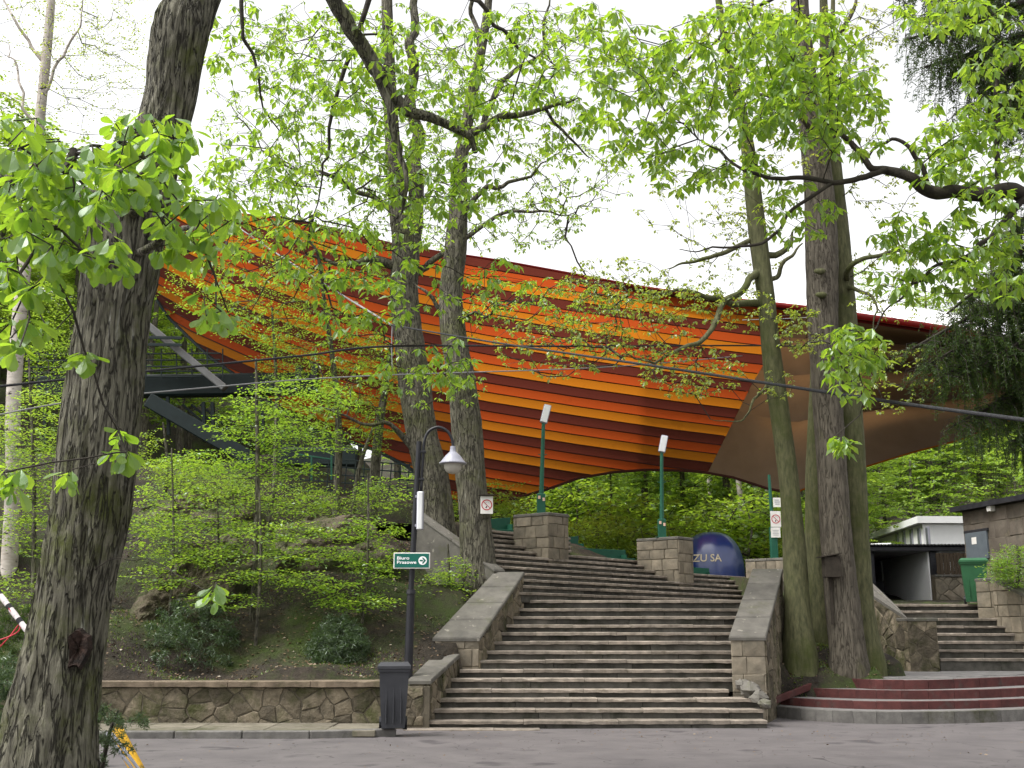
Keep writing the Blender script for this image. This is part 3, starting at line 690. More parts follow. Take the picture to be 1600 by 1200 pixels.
# ------------------------------------------------------------------ second stairs, right
ss = thing('side_staircase', 'shorter stone stairs at the right leading up to the tunnel entrance', 'stairs', (10, 25.7, .7))
Y2 = [1029, 1015, 1002, 989.5, 977.5, 966, 954, 944]
zp = .67
for n in range(8):
    D = 25.7 + .3 * n; z = float(P(1500, Y2[n], D)[2])
    lx = 9.65 + .0 * n if n < 5 else 9.65 - .52 * (n - 4)
    rx_ = 14.5 if n < 4 else float(P([0, 0, 0, 0, 1600, 1586, 1567, 1552][n], 960, D)[0]) + .15
    xs = splits(lx - .1, rx_, .8, 1.8, rr)
    for a, b in zip(xs, xs[1:]):
        slab(np.array([0, D, 0]), EX, EY, a + .003, b - .003, 0, .4 if n < 7 else 1.4, z - .055, z, M['tread'], 'tread_slab', ss, seed=int(a * 53) + n * 7)
    xs = splits(lx - .1, rx_, .8, 2.2, rr)
    for a, b in zip(xs, xs[1:]):
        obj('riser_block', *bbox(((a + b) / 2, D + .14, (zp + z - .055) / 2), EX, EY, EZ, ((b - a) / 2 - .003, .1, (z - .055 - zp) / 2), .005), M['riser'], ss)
    zp = z
SZ = zp
# its left wall: end block and sloping part
t = thing('stair_wall', 'stained stone wall with a falling coping left of the side stairs', 'wall', (8.6, 25.4, .6))
w0, w1, w2, w3 = P(1462, 966, 25.5), P(1418, 966, 25.5), P(1345, 918, 27.3), P(1336, 905, 27.6)
top = [w0, w1, w2]
lo = [np.array([p[0], p[1], .4]) for p in top]; bk = np.array([-.1, .38, 0])
V = lo + top + [p + bk for p in lo] + [p + bk for p in top]
obj('core', V, [(1, 0, 3, 4), (2, 1, 4, 5), (0, 6, 9, 3), (7, 8, 11, 10), (6, 7, 10, 9), (3, 9, 10, 4), (4, 10, 11, 5), (8, 2, 5, 11)], M['mortar'], t)
stonework([lo[1], lo[0], w0 - EZ * .07, w1 - EZ * .07], (0, -1, 0), 'rubble', .36, M['stone'], t, seed=71, proud=.016, gap=.0035)
dd = lo[1] - lo[2]; nn = np.array([dd[1], -dd[0], 0]); nn = nn if nn[1] < 0 else -nn
stonework([lo[2], lo[1], w1 - EZ * .07, w2 - EZ * .07], nn, 'rubble', .36, M['stone'], t, seed=72, proud=.016, gap=.0035)
stonework([lo[0], lo[0] + bk, w0 + bk - EZ * .07, w0 - EZ * .07], (1, .2, 0), 'ashlar', .3, M['stone'], t, seed=73, proud=.02)
coping((w1 + EZ * .01, w0 + EZ * .01, w0 + bk + EZ * .01, w1 + bk + EZ * .01), .07, .03, M['cap'], t, name='coping_slab')
wb = w2 + np.array([.25, .55, .15])
coping((w2 + EZ * .01, w1 + EZ * .01, w1 + bk + np.array([.1, .35, .3]), wb + np.array([.05, .3, .25])), .07, .02, M['cap'], t, name='coping_slab', segs=2)
# its right wall
h0, h1, h2 = P(1524, 904, 27.5), P(1550, 903, 27.3), P(1612, 934, 25.9)
h0[2] = h1[2]
t = thing('stair_wall', 'pale block wall with a sloping coping right of the side stairs, under the bush', 'wall', (12, 26.5, 1))
for s, (a, b) in enumerate(((h0, h1), (h1, h2))):
    la, lb = np.array([a[0], a[1], .6]), np.array([b[0], b[1], .6]); d = b - a; n = np.array([d[1], -d[0], 0]); n = n if n[1] < 0 else -n; n = n / np.linalg.norm(n)
    if s == 1 and n[0] > 0: n = -n
    bb = -n * .32
    prism([la, lb, lb + bb, la + bb] if s == 0 else [la, lb, lb + bb, la + bb], [a - EZ * .07, b - EZ * .07, b + bb - EZ * .07, a + bb - EZ * .07], M['mortar'], 'core', t)
    stonework([la, lb, b - EZ * .07, a - EZ * .07], n, 'ashlar', .3, M['ashlar'], t, seed=80 + s, proud=.025, gap=.008)
    coping((a, b, b + bb, a + bb), .07, .02, M['cap'], t, name='coping_slab')

# ------------------------------------------------------------------ bins
def bin_(base, label, m, h=1.0, wd=.5, yaw=0.):
    t = thing('wheelie_bin', label, 'bin', base)
    b = np.array(base); ca, sa = math.cos(yaw), math.sin(yaw)
    ax, ay = np.array([ca, sa, 0]), np.array([-sa, ca, 0])
    def sec(z, w_, d_, off=0): return [b + ax * x * w_ / 2 + ay * (y * d_ / 2 + off) + EZ * z for x, y in ((-1, -1), (1, -1), (1, 1), (-1, 1))]
    rings = [sec(.05, wd * .76, wd * .72), sec(h * .55, wd * .9, wd * .92), sec(h * .86, wd * .97, wd * 1.02), sec(h * .862, wd * 1.04, wd * 1.1), sec(h * .90, wd * 1.06, wd * 1.12)]
    V = [p for r in rings for p in r]; n = 4
    F = [(3, 2, 1, 0)] + [(j * n + i, j * n + (i + 1) % n, (j + 1) * n + (i + 1) % n, (j + 1) * n + i) for j in range(len(rings) - 1) for i in range(n)] + [(16, 17, 18, 19)]
    obj('body', V, F, m, t)
    rings = [sec(h * .905, wd * 1.1, wd * 1.16), sec(h * .945, wd * 1.1, wd * 1.16), sec(h * .995, wd * .92, wd * .8)]
    V = [p for r in rings for p in r]
    F = [(3, 2, 1, 0)] + [(j * n + i, j * n + (i + 1) % n, (j + 1) * n + (i + 1) % n, (j + 1) * n + i) for j in range(2) for i in range(n)] + [(8, 9, 10, 11)]
    obj('lid', V, F, m, t)
    q = [b + ax * s * wd * .42 + ay * wd * .62 + EZ * h * .93 for s in (-1, 1)]
    obj('handle', *tube_l(q, .02, 8), m, t)
    for s in (-1, 1):
        c = b + ax * s * wd * .4 + ay * wd * .42 + EZ * .1
        obj('wheel', *tube_l([c - ax * .03, c + ax * .03], [.1, .1], 14), M['black'], t)
    for s in (-1, 0, 1): obj('rib', *bbox(b + ax * s * wd * .24 - ay * wd * .43 + EZ * h * .45, ax, ay + EZ * -.1, EZ, (.008, .02, h * .33), .003), m, t)
    return t
bin_(P(614, 1142, 17.75), 'dark grey wheelie bin standing on the kerb at the foot of the lamp post', M['bin'], 1.02, .46, .1)
gb = P(1526, 943, 27.75); gb[2] = SZ + .005
bin_(gb, 'green wheelie bin at the top of the side stairs', M['gbin'], 1.1, .6, -.35)

# ------------------------------------------------------------------ street lamp with its fittings
LD = 19.35
pb_ = P(638, 1040, LD); pm = P(642, 925, LD); pt = P(655, 690, LD)
t = thing('street_lamp', 'black street lamp with a hooked arm and grey conical shade', 'street lamp', pb_ - EZ * .15)
obj('lower_pole', *tube_l([pb_ - EZ * .2, pm], [.075, .068], 16), M['black'], t, smooth=False)
obj('collar', *tube_l([pm - EZ * .03, pm + EZ * .04], [.085, .075], 16), M['black'], t)
obj('pole', *tube_l([pm, pt], [.05, .048], 14), M['black'], t)
hk = smoothpath([P(658, 768, LD), P(661, 710, LD), P(663, 690, LD), P(670, 674, LD), P(685, 667.5, LD), P(699, 674, LD), P(706, 686, LD), P(708, 698, LD)], 6)
obj('hook_arm', *tube_l(hk, .026, 10), M['black'], t, smooth=True)
for px, py in ((655, 706), (652, 749)): obj('clamp', *bbox(P(px + 4, py, LD), EX, EY, EZ, (.075, .035, .022), .005), M['black'], t)
lc = P(707.5, 724, LD)
sh = obj('lamp_shade', *lathe(lc, [(.215, 0), (.225, .012), (.205, .035), (.13, .135), (.06, .2), (.05, .235), (.045, .3), (.02, .305)], 28), M['grey'], t, smooth=False)
obj('rim', *lathe(lc, [(.235, -.012), (.24, .0), (.235, .012)], 28), M['grey'], sh)
obj('globe', *lathe(lc, [(.02, -.185), (.07, -.175), (.12, -.14), (.15, -.08), (.16, -.015), (.16, .0)], 24), M['globe'], t, smooth=True)
c = P(656.5, 798, LD - .12)
t2 = thing('fluorescent_light', 'long white tube light fixed upright to the lamp post', 'light', c)
obj('housing', *bbox(c, EX, EY, EZ, (.06, .04, .33), .015), M['grey'], t2)
obj('diffuser', *bbox(c - EY * .045, EX, EY, EZ, (.045, .025, .325), .015), M['lampwhite'], t2)
for s in (-1, 1): obj('bracket', *bbox(c + EZ * .25 * s + EY * .06 - EX * .04, EX, EY, EZ, (.05, .03, .02), .004), M['grey'], t2)

def textmesh(body, size, m, name, parent, origin, ux, uy, ext=.003, align='LEFT', bold=0.):
    cu = bpy.data.curves.new(name, 'FONT'); cu.body = body; cu.size = size; cu.extrude = 0; cu.align_x = align; cu.offset = bold; cu.resolution_u = 3
    tmp = bpy.data.objects.new('tmp_text', cu); COL.objects.link(tmp)
    dg = bpy.context.evaluated_depsgraph_get(); me = tmp.evaluated_get(dg).to_mesh()
    V = np.array([v.co[:] for v in me.vertices]); F = [tuple(p.vertices) for p in me.polygons]
    bpy.data.objects.remove(tmp); bpy.data.curves.remove(cu)
    W_ = np.array(origin) + V[:, :1] * np.array(ux) + V[:, 1:2] * np.array(uy)
    return W_, F
# direction sign on the pole
c = P(643.5, 876, LD - .09); sgw, sgh = .31, .135
t3 = thing('direction_sign', 'green and white direction sign with a right arrow on the lamp post', 'sign', c)
obj('plate', *bbox(c, EX, EY, EZ, (sgw, .012, sgh), .004), M['plate'], t3)
obj('panel', *bbox(c - EY * .013, EX, EY, EZ, (sgw - .018, .004, sgh - .018), .001), M['signgreen'], t3)
for txt, dz in (('Biuro', .018), ('Prasowe', -.052)):
    W_, F = textmesh(txt, .092, None, 'lettering', t3, c + np.array([-.255, -.0195, dz]), EX * 1.05, EZ * .8, bold=.002)
    obj('lettering', W_, F, M['white'], t3)
def disc(c, r0, r1, k=32, ux=EX, uy=EZ):
    V = []; F = []
    for i in range(k):
        a = 2 * PI * i / k; d = ux * math.cos(a) + uy * math.sin(a); V += [c + d * r0, c + d * r1]
    for i in range(k): j = (i + 1) % k; F.append((2 * i, 2 * j, 2 * j + 1, 2 * i + 1)[::-1])
    return V, F
ac = c + np.array([.185, -.0195, 0])
obj('arrow_disc', *disc(ac, .0005, .072), M['white'], t3)
q = ac - EY * .002
obj('arrow', [q + EX * x + EZ * z for x, z in ((-.05, -.013), (.005, -.013), (.005, .013), (-.05, .013), (-.012, -.05), (.012, -.05), (.058, 0), (.012, .05), (-.012, .05), (.02, 0))], [(0, 1, 2, 3), (4, 5, 6, 9), (9, 6, 7, 8)], M['signgreen'], t3)
obj('bracket', *bbox(c + EY * .03, EX, EY, EZ, (.07, .025, .03), .004), M['black'], t3)

def nosmoke(c, wd, ht, label, tilt=0., roof=False):
    ux = np.array([math.cos(tilt), math.sin(tilt), 0]); uy = EZ; nn = np.array([math.sin(tilt), -math.cos(tilt), 0])
    t = thing('no_smoking_sign', label, 'sign', c, 'no smoking signs')
    obj('plate', *bbox(c, ux, nn, uy, (wd / 2, .01, ht / 2), .003), M['plate'], t)
    q = c + nn * .0125 + EZ * .02 * 0
    R_ = min(wd, ht) * .43
    obj('red_ring', *disc(q + nn * .004, R_ * .83, R_, 40, ux, uy), M['red'], t)
    dv = (ux * .7071 - uy * .7071); sv = (ux * .7071 + uy * .7071)
    obj('red_bar', [q + nn * .003 + dv * a + sv * b for a, b in ((-R_ * .9, -R_ * .06), (R_ * .9, -R_ * .06), (R_ * .9, R_ * .06), (-R_ * .9, R_ * .06))], [(0, 1, 2, 3)], M['red'], t)
    dv2 = ux * .45 + uy * .89; sv2 = ux * .89 - uy * .45; b0 = q + nn * .001 + ux * -R_ * .12 - uy * R_ * .5
    obj('match', [b0 + dv2 * a + sv2 * b for a, b in ((-R_ * .1, -R_ * .1), (-R_ * .1, R_ * .1), (R_ * .3, R_ * .1), (R_ * .3, -R_ * .1))], [(0, 1, 2, 3)], M['ink'], t)
    V, F = disc(q + nn * .001 + ux * R_ * .12 + uy * R_ * .25, R_ * .3, R_ * .36, 16, ux, uy); obj('smoke_curl', V, F[:12], M['inkgrey'], t)
    if roof: obj('roof_board', *bbox(c + EZ * (ht / 2 + .02) + nn * .03, ux, nn, uy, (wd * .62, .06, .012), .003), M['boxwood'], t)
    return t, ux, nn

# ------------------------------------------------------------------ green lamp posts
def post(base, ytop, label, head=None, sides=1, lean=0.0, boxh=.5):
    t = thing('lamp_post', label, 'lamp post', base, 'green lamp posts on the stair pedestals')
    b = np.array(base)
    top = b + EZ * (ytop - b[2]) + EX * lean
    bx = b + EZ * boxh + EX * lean * boxh / max(.1, ytop - b[2])
    obj('base_plate', *bbox(b + EZ * .01, EX, EY, EZ, (.16, .16, .012), .003), M['green'], t)
    obj('base_box', *bbox((b + bx) / 2, EX, EY, EZ, (.105, .09, boxh / 2), .012), M['green'], t)
    obj('pole', *tube_l([bx - EZ * .02, bx + (top - bx) * .45, top], [.06, .052, .045], 12), M['green'], t)
    for sgn, dz in ((-1, .0), (1, -.05)): obj('sticker', *bbox(bx + np.array([sgn * .055, -.094, -.1 + dz]), EX, EY, EZ, (.03, .004, .04), .001), M['sticker'], t)
    if head is not None:
        d = np.array(head); d /= np.linalg.norm(d); s = np.cross(d, EY); s /= np.linalg.norm(s); n = np.cross(s, d)
        c = top + d * .22
        hb = obj('floodlight', *bbox(c, s, n, d, (.095, .06, .24), .02), M['grey'], t)
        obj('lens', *bbox(c - n * .062 * (1 if n[1] > 0 else -1), s, n, d, (.08, .01, .215), .006), M['lampwhite'], hb)
        obj('swivel', *bbox(top, EX, EY, EZ, (.035, .035, .05), .008), M['green'], t)
    obj('cross_arm', *tube_l([bx + (top - bx) * .55 - EX * .11, bx + (top - bx) * .55 - EX * .03 + EZ * -.03, bx + (top - bx) * .55 + EX * .03 - EZ * .03, bx + (top - bx) * .55 + EX * .11], .012, 6), M['green'], t)
    return t, b, bx
def ptop(i, px, back):     # a point on top of pedestal i, under photo column px
    C, wr, wl, zt = PED[i]; q = C + E2 * wr * .5 + A2 * wl * back
    return np.array([P(px, 800, q[1])[0], q[1], zt + .002])
b = ptop(1, 845, .25); post(b, float(P(850, 660, b[1])[2]), 'tall green lamp post with white floodlight on the left stone pedestal', (.26, 0, 1), lean=.08)
b = ptop(2, 1033, .3); post(b, float(P(1036, 706, b[1])[2]), 'green lamp post with white floodlight beside the blue inflatable dome', (.22, 0, 1), lean=.06)
b = ptop(3, 1207, .35); tp, b3, bx3 = post(b, float(P(1205, 742, b[1])[2]), 'green lamp post carrying the white notices behind the leaning trunk', None, lean=-.05, boxh=.95)
c = P(1212, 811, b3[1] - .16); wd3 = .31
ns, ux, nn = nosmoke(c, wd3, .47, 'square no smoking notice on the green post behind the right trunk', .05)
c2 = P(1214, 785, b3[1] - .17)
t4 = thing('paper_notice', 'small white paper notice above the no smoking sign', 'notice', c2, 'white paper notices')
obj('sheet', *bbox(c2, EX, EY, EZ, (.115, .006, .14), .002), M['plate'], t4)
for i in range(3): obj('printed_line', *bbox(c2 + np.array([-.005 + .008 * i, -.0075, .07 - .06 * i]), EX, EY, EZ, (.065 + .012 * (i % 2), .002, .014), .0005), M['inkgrey'], t4)
c2 = P(1212, 832, b3[1] - .165)
t4 = thing('paper_notice', 'white paper notice directly below the no smoking sign', 'notice', c2, 'white paper notices')
obj('sheet', *bbox(c2, EX, EY, EZ, (.14, .006, .15), .002), M['plate'], t4)
for i in range(4): obj('printed_line', *bbox(c2 + np.array([0, -.0075, .06 - .045 * i]), EX, EY, EZ, (.09 - .015 * (i % 2), .002, .007), .0005), M['inkgrey'], t4)

# ------------------------------------------------------------------ inflatable dome
bc = P(1113, 900, 39.0); br = 48 * MPP(39); bh = float(P(1113, 830, 39)[2]) - bc[2]
t = thing('inflatable_dome', 'shiny navy blue inflatable dome with cream lettering behind a pedestal', 'inflatable', (bc[0], bc[1], bc[2]))
def dome_pt(az_, el_):
    ce, se = math.cos(el_), math.sin(el_); e1 = .78
    rr_ = br * abs(ce) ** e1 * math.copysign(1, ce); zz = bh * .98 * abs(se) ** .85 * math.copysign(1, se)
    g = 1 + .014 * math.cos(10 * az_)
    return np.array([bc[0] + rr_ * g * math.sin(az_), bc[1] - rr_ * g * math.cos(az_), bc[2] + zz])
V = []; F = []; na, ne = 60, 24
for j in range(ne + 1):
    for i in range(na): V.append(dome_pt(2 * PI * i / na, -.45 + (PI / 2 + .45) * j / ne))
for j in range(ne):
    for i in range(na): F.append((j * na + i, j * na + (i + 1) % na, (j + 1) * na + (i + 1) % na, (j + 1) * na + i))
obj('dome', V, F, M['balloon'], t, smooth=True)
W_, F = textmesh('PZU SA', 1., None, 'lettering', t, (0, 0, 0), EX, EZ, align='CENTER', bold=.012)
lw = 15 * MPP(39)
LV = []
x_end = P(1118.5, 874, 39)[0]; xm = W_[:, 0].max()
for v in W_:
    x = x_end + (v[0] - xm) * lw * .98; zq = float(P(1100, 880, 39)[2]) + v[2] * lw * 1.02
    s = min(.98, max(-.98, (x - bc[0]) / br)); az_ = math.asin(s)
    lo_, hi_ = -.4, 1.5
    for _ in range(24):
        mid = (lo_ + hi_) / 2
        if dome_pt(az_, mid)[2] < zq: lo_ = mid
        else: hi_ = mid
    p = dome_pt(az_, lo_); LV.append(p + np.array([math.sin(az_) * .012, -.02, .004]))
obj('lettering', LV, F, M['letter'], t)

# ------------------------------------------------------------------ green benches by the stairs
def bench(p0, p1, label, back=.0, h=.34):
    p0, p1 = np.array(p0), np.array(p1); d = p1 - p0; l = np.linalg.norm(d); d /= l; s = np.cross(EZ, d); s /= np.linalg.norm(s); c = (p0 + p1) / 2
    t = thing('park_bench', label, 'bench', c - EZ * .4, 'green benches above the stairs')
    obj('backrest', *bbox(c, d, s, EZ, (l / 2, .02, h / 2), .006), M['benchgreen'], t)
    obj('seat', *bbox(c + s * .22 * -1 - EZ * (h / 2 + .05), d, s, EZ, (l / 2, .18, .025), .006), M['benchgreen'], t)
    for q in (-.42, .42): obj('leg', *bbox(c + d * q * l - EZ * .45 - s * .1, d, s, EZ, (.025, .14, .42), .004), M['benchgreen'], t)
bench(P(738, 822, 31), P(797, 818, 31.8), 'green bench board seen between the trunk and the left pedestal')
bench(P(738, 834, 30.6), P(800, 833, 31.2), 'green bench low behind the top left steps', h=.2)
bench(P(884, 850, 33.5), P(903, 848, 34), 'short green bench end beside the left pedestal', h=.4)
bench(P(884, 862, 32), P(977, 866, 33.5), 'long green bench along the terrace between the pedestals', h=.24)
bench(P(1080, 891, 36.5), P(1108, 893, 36.5), 'green bench in front of the inflatable dome', h=.2)
bench(P(1228, 870, 33), P(1256, 868, 33), 'green hut panel glimpsed between the right trunks', h=.9)

# ------------------------------------------------------------------ striped cloth roof
UP = np.array([(225, 318), (300, 322), (350, 331), (440, 338), (520, 355), (620, 381), (700, 394), (780, 406), (900, 428), (1000, 447), (1100, 461), (1200, 473), (1270, 482), (1330, 491), (1440, 507), (1560, 526), (1660, 540)], float)
LO = np.array([(225, 440), (241, 463), (263, 496), (302, 534), (329, 559), (365, 584), (420, 625), (494, 673), (543, 688), (590, 705), (632, 726), (680, 760), (724, 797), (770, 789), (856, 764), (905, 747), (957, 738), (1010, 734), (1080, 736), (1106, 739), (1145, 746), (1201, 764), (1243, 771), (1264, 762), (1344, 733), (1425, 708), (1495, 690), (1560, 664), (1660, 632)], float)
yT = lambda x: np.interp(x, UP[:, 0], UP[:, 1]); yB = lambda x: np.interp(x, LO[:, 0], LO[:, 1])
xB = lambda y: np.interp(y, [470, 482, 600, 740, 790], [1252, 1245, 1175, 1105, 1080])
GXs = np.array([200, 300, 400, 500, 620, 765, 900, 1050, 1160, 1260]); SL = np.array([.62, .50, .40, .31, .22, .165, .15, .135, .115, .10])
gcum = np.concatenate([[0], np.cumsum((SL[1:] + SL[:-1]) / 2 * np.diff(GXs))]); gcum -= np.interp(1160, GXs, gcum)
G = lambda x: np.interp(x, GXs, gcum)
def roofD(x, y):
    t_ = np.clip((yB(x) - y) / np.maximum(yB(x) - yT(x), 1), 0, 1)
    base = np.interp(x, [225, 480, 724, 1000, 1243, 1660], [41, 39, 37.5, 41, 39.5, 44])
    return base - 6.5 * t_ ** 1.15 + 1.2 * np.sin(t_ * PI)
roof = thing('canopy_roof', 'huge orange, red and maroon striped cloth roof over the open-air theatre', 'canopy', P(724, 797, 37.5))
cols = [M['c_orange'], M['c_maroon'], M['c_red']]
per = 44.5 / 3
v0 = 625.5 - 44.5 * 6       # orange stripe at the right boundary near y=620
SEAM = MB()
j = -14
while True:
    va = v0 + j * per; vb = va + per; j += 1
    if va > 1010: break
    xs = np.linspace(228, 1252, 120)
    def curve(v):
        xe = 1150.
        for _ in range(12): xe = float(xB(G(xe) + v))
        xx = np.minimum(xs, xe); return xx, np.clip(G(xx) + v, yT(xx), yB(xx)), G(xx) + v
    xa, ya, ra = curve(va); xb_, yb, rb = curve(vb)
    if (yb - ya).max() < 2: continue
    V = []; F = []; mid = 2
    for i in range(len(xs)):
        for q in range(mid + 1):
            f_ = q / mid; x = xa[i] + (xb_[i] - xa[i]) * f_; y = ya[i] + (yb[i] - ya[i]) * f_
            V.append(P(x, y, float(roofD(x, y)) - .05 * math.sin(f_ * PI)))
    for i in range(len(xs) - 1):
        if yb[i] - ya[i] < .3 and yb[i + 1] - ya[i + 1] < .3: continue
        if xa[i + 1] == xa[i] and xb_[i + 1] == xb_[i]: continue
        for q in range(mid):
            a = i * 3 + q; F.append((a, a + 1, a + 4, a + 3))
    if not F: continue
    obj('cloth_stripe', V, F, cols[(j - 1 + 1) % 3 if False else (j + 14 * 3 - 1) % 3], roof, smooth=True)
    ok = (np.abs(ra - ya) < .01) & (xs <= xB(ra) + 5)
    idx = np.where(ok)[0]
    if len(idx) > 4:
        pts = [P(xa[i], ya[i], float(roofD(xa[i], ya[i])) - .03) for i in idx]; SEAM.add(*tube_l(pts, .022, 4))
SEAM.build('seam', M['c_seam'], roof)
nu, nv = 40, 40
PN = [0, .17, .37, .62, 1.0]
for s in range(4):
    V = []; F = []; mv = 12
    for jj in range(mv + 1):
        f_ = jj / mv; t_ = PN[s] + (PN[s + 1] - PN[s]) * f_
        for i in range(nu + 1):
            u_ = i / nu; x = 1170.
            for _ in range(10):
                y = yT(x) + (yB(x) - yT(x)) * t_; x = float(xB(y)) + (1655 - float(xB(y))) * u_
            y = yT(x) + (yB(x) - yT(x)) * t_
            bul = -(f_ ** .5 - f_) * 9 * min(1, max(0., (x - 1180) / 190)) + .12 * math.sin(x * .02 + s) * math.sin(f_ * PI)
            V.append(P(x, y, float(roofD(x, y)) - bul * 1.0))
    for jj in range(mv):
        for i in range(nu): a = jj * (nu + 1) + i; F.append((a, a + 1, a + nu + 2, a + nu + 1)[::-1])
    obj('brown_panel', V, F, M['c_brown'], roof, smooth=True, label='plain brown cloth panel at the right end of the striped roof')
# edges: red bound hem along the top, thin orange hem along the bottom right
xs = np.linspace(700, 1655, 80)
ed = [P(x, yT(x) + 1, float(roofD(x, yT(x))) - .05) for x in xs]
obj('top_hem', *tube_l(ed, np.interp(xs, [700, 1150, 1300, 1655], [.03, .05, .10, .12]), 8), M['c_edge'], roof, smooth=True)
ed = [P(x, yT(x) + 9, float(roofD(x, yT(x) + 9)) - .06) for x in np.linspace(1255, 1655, 40)]
obj('second_hem', *tube_l(ed, .05, 8), M['c_edge'], roof, smooth=True)
xs = np.linspace(1243, 1655, 40); ed = [P(x, yB(x) - 1, float(roofD(x, yB(x))) - .04) for x in xs]
obj('bottom_hem', *tube_l(ed, .035, 6), M['c_orange'], roof)
xs = np.linspace(724, 1243, 60); ed = [P(x, yB(x), float(roofD(x, yB(x))) - .04) for x in xs]
obj('arch_hem', *tube_l(ed, .05, 6), M['c_seam'], roof)
xs = np.linspace(232, 724, 60); ed = [P(x, yB(x), float(roofD(x, yB(x))) - .04) for x in xs]
obj('left_hem', *tube_l(ed, .06, 6), M['steel'], roof)
# pale outer skin seen over the top edge at the right
V = []; xs = np.linspace(960, 1655, 40)
for x in xs: V.append(P(x, yT(x) - 1.5, float(roofD(x, yT(x))) + .06))
for x in xs: V.append(P(x, yT(x) - 1.5 - np.interp(x, [960, 1100, 1240, 1330, 1440, 1655], [1, 4, 9, 21, 24, 26]), float(roofD(x, yT(x))) + np.interp(x, [960, 1240, 1330], [.6, 1.5, 9])))
n = len(xs); obj('outer_skin', V, [(i, i + 1, n + i + 1, n + i) for i in range(n - 1)], M['white'], roof, smooth=True)

# ------------------------------------------------------------------ grandstand, left
gs = thing('grandstand', 'dark steel grandstand frame under the left end of the striped roof', 'grandstand', P(330, 720, 36.5))
def bar(a, b, w_, h_, m, name, par):
    a, b = np.array(a), np.array(b); d = b - a; l = np.linalg.norm(d); d /= l
    s = np.cross(d, EZ); s = s / np.linalg.norm(s) if np.linalg.norm(s) > 1e-3 else EX; n = np.cross(s, d)
    return obj(name, *bbox((a + b) / 2, d, s, n, (l / 2, w_ / 2, h_ / 2), min(w_, h_) * .12), m, par)
GD = 36.5
bar(P(60, 606, GD), P(500, 600, GD + 1), .5, .75, M['steel'], 'deck_beam', gs)
bar(P(205, 487, GD - .2), P(352, 607, GD - .2), .35, .24, M['concrete'], 'stair_stringer', gs)
bar(P(232, 625, GD - .1), P(400, 722, GD - .1), .3, .5, M['steel'], 'brace', gs)
for q in (0, 14, 28): bar(P(285 + q, 632, GD + 1), P(350 + q, 688, GD + 1), .06, .08, M['steel'], 'brace', gs)
for px, y0, y1 in ((262, 620, 680), (318, 628, 690), (332, 628, 690), (410, 625, 700), (120, 610, 700), (70, 600, 720)): bar(P(px, y0, GD + .3), P(px + 2, y1, GD + .3), .12, .12, M['steel'], 'column', gs)
for y in (552, 562, 572, 580, 588): bar(P(40, y + 2, GD - .2), P(345, y, GD - .2), .045, .045, M['steel'], 'rail', gs)
for px in range(60, 350, 24): bar(P(px, 545, GD - .2), P(px, 592, GD - .2), .04, .04, M['steel'], 'railing_post', gs)
for y in (527, 538): bar(P(190, y, GD - .5), P(285, y + 1, GD - .5), .05, .1, M['steel'], 'rail', gs)
for px in (468, 492): obj('spotlight', *bbox(P(px, 582, GD - 1), EX, EY, EZ, (.12, .12, .22), .03), M['dark'], gs)
bar(P(430, 714, 33), P(560, 716, 33), .5, .55, M['steel'], 'lower_deck_beam', gs)
fn = thing('railing', 'dark lattice railing along the terrace behind the trunks', 'railing', P(550, 770, 32))
for px in range(430, 690, 14): bar(P(px, 712 + (px - 430) * .06, 32), P(px - 4, 772, 32), .03, .03, M['steel'], 'post', fn)
for y in (716, 728, 740, 752, 766): bar(P(425, y - 6, 32), P(690, y + 14, 32), .03, .035, M['steel'], 'rail', fn)
for px in range(440, 540, 12): bar(P(px, 672, 34), P(px, 704, 34), .03, .03, M['steel'], 'railing_post', gs)
for y in (674, 684, 694): bar(P(430, y, 34), P(545, y + 3, 34), .03, .035, M['steel'], 'rail', gs)
g2 = thing('handrail', 'thin bright green handrail on the bank above the shrubs', 'railing', P(490, 712, 30))
bar(P(466, 710, 30), P(520, 718, 30), .04, .04, M['green'], 'rail', g2)
for px in (487, 518): bar(P(px, 712, 30), P(px, 750, 30), .05, .05, M['green'], 'post', g2)
tw = thing('terrace_wall', 'low grey stone wall on top of the bank behind the saplings', 'wall', P(480, 800, 30))
b0, b1 = P(300, 764, 30), P(690, 784, 30)
t0, t1 = b0.copy(), b1.copy(); bo0, bo1 = b0 - EZ * 1.4, b1 - EZ * 1.4
prism([bo0, bo1, bo1 + EY * .4, bo0 + EY * .4], [t0, t1, t1 + EY * .4, t0 + EY * .4], M['mortar'], 'core', tw)
stonework([bo0, bo1, t1, t0], (0, -1, 0), 'rubble', .5, M['stone'], tw, seed=91, proud=.04)

# ------------------------------------------------------------------ tunnel building, white house and stone house
TD = 40.0
fz = float(P(1400, 943, TD)[2]); X0 = P(1368, 900, TD)[0]; X1 = P(1452, 900, TD)[0]; cz = float(P(1400, 862, TD)[2])
t = thing('tunnel_building', 'flat roofed passage with a white inner wall and corrugated roof edge', 'building', ((X0 + X1) / 2, TD, fz))
obj('inner_wall', *box(X1, X1 + .06, TD + .02, TD + 9, fz - .2, cz), M['white'], t)
obj('left_wall', *box(X0 - .5, X0, TD + .02, TD + 9, fz - .2, cz), M['dark'], t)
obj('back_wall', *box(X0, X1, TD + 8.8, TD + 9, fz - .2, cz), M['dark'], t)
obj('floor_slab', *box(X0 - .5, X1 + .4, TD - 4, TD + 9, fz - .3, fz - .02), M['riser'], t)
obj('ceiling_slab', *box(X0 - .5, X1 + 3.2, TD - .1, TD + 9.2, cz, cz + .14), M['grey'], t)
obj('pillar', *bbox(((X0 - .28), TD, (fz + cz) / 2), EX, EY, EZ, (.2, .1, (cz - fz) / 2), .01), M['dark'], t)
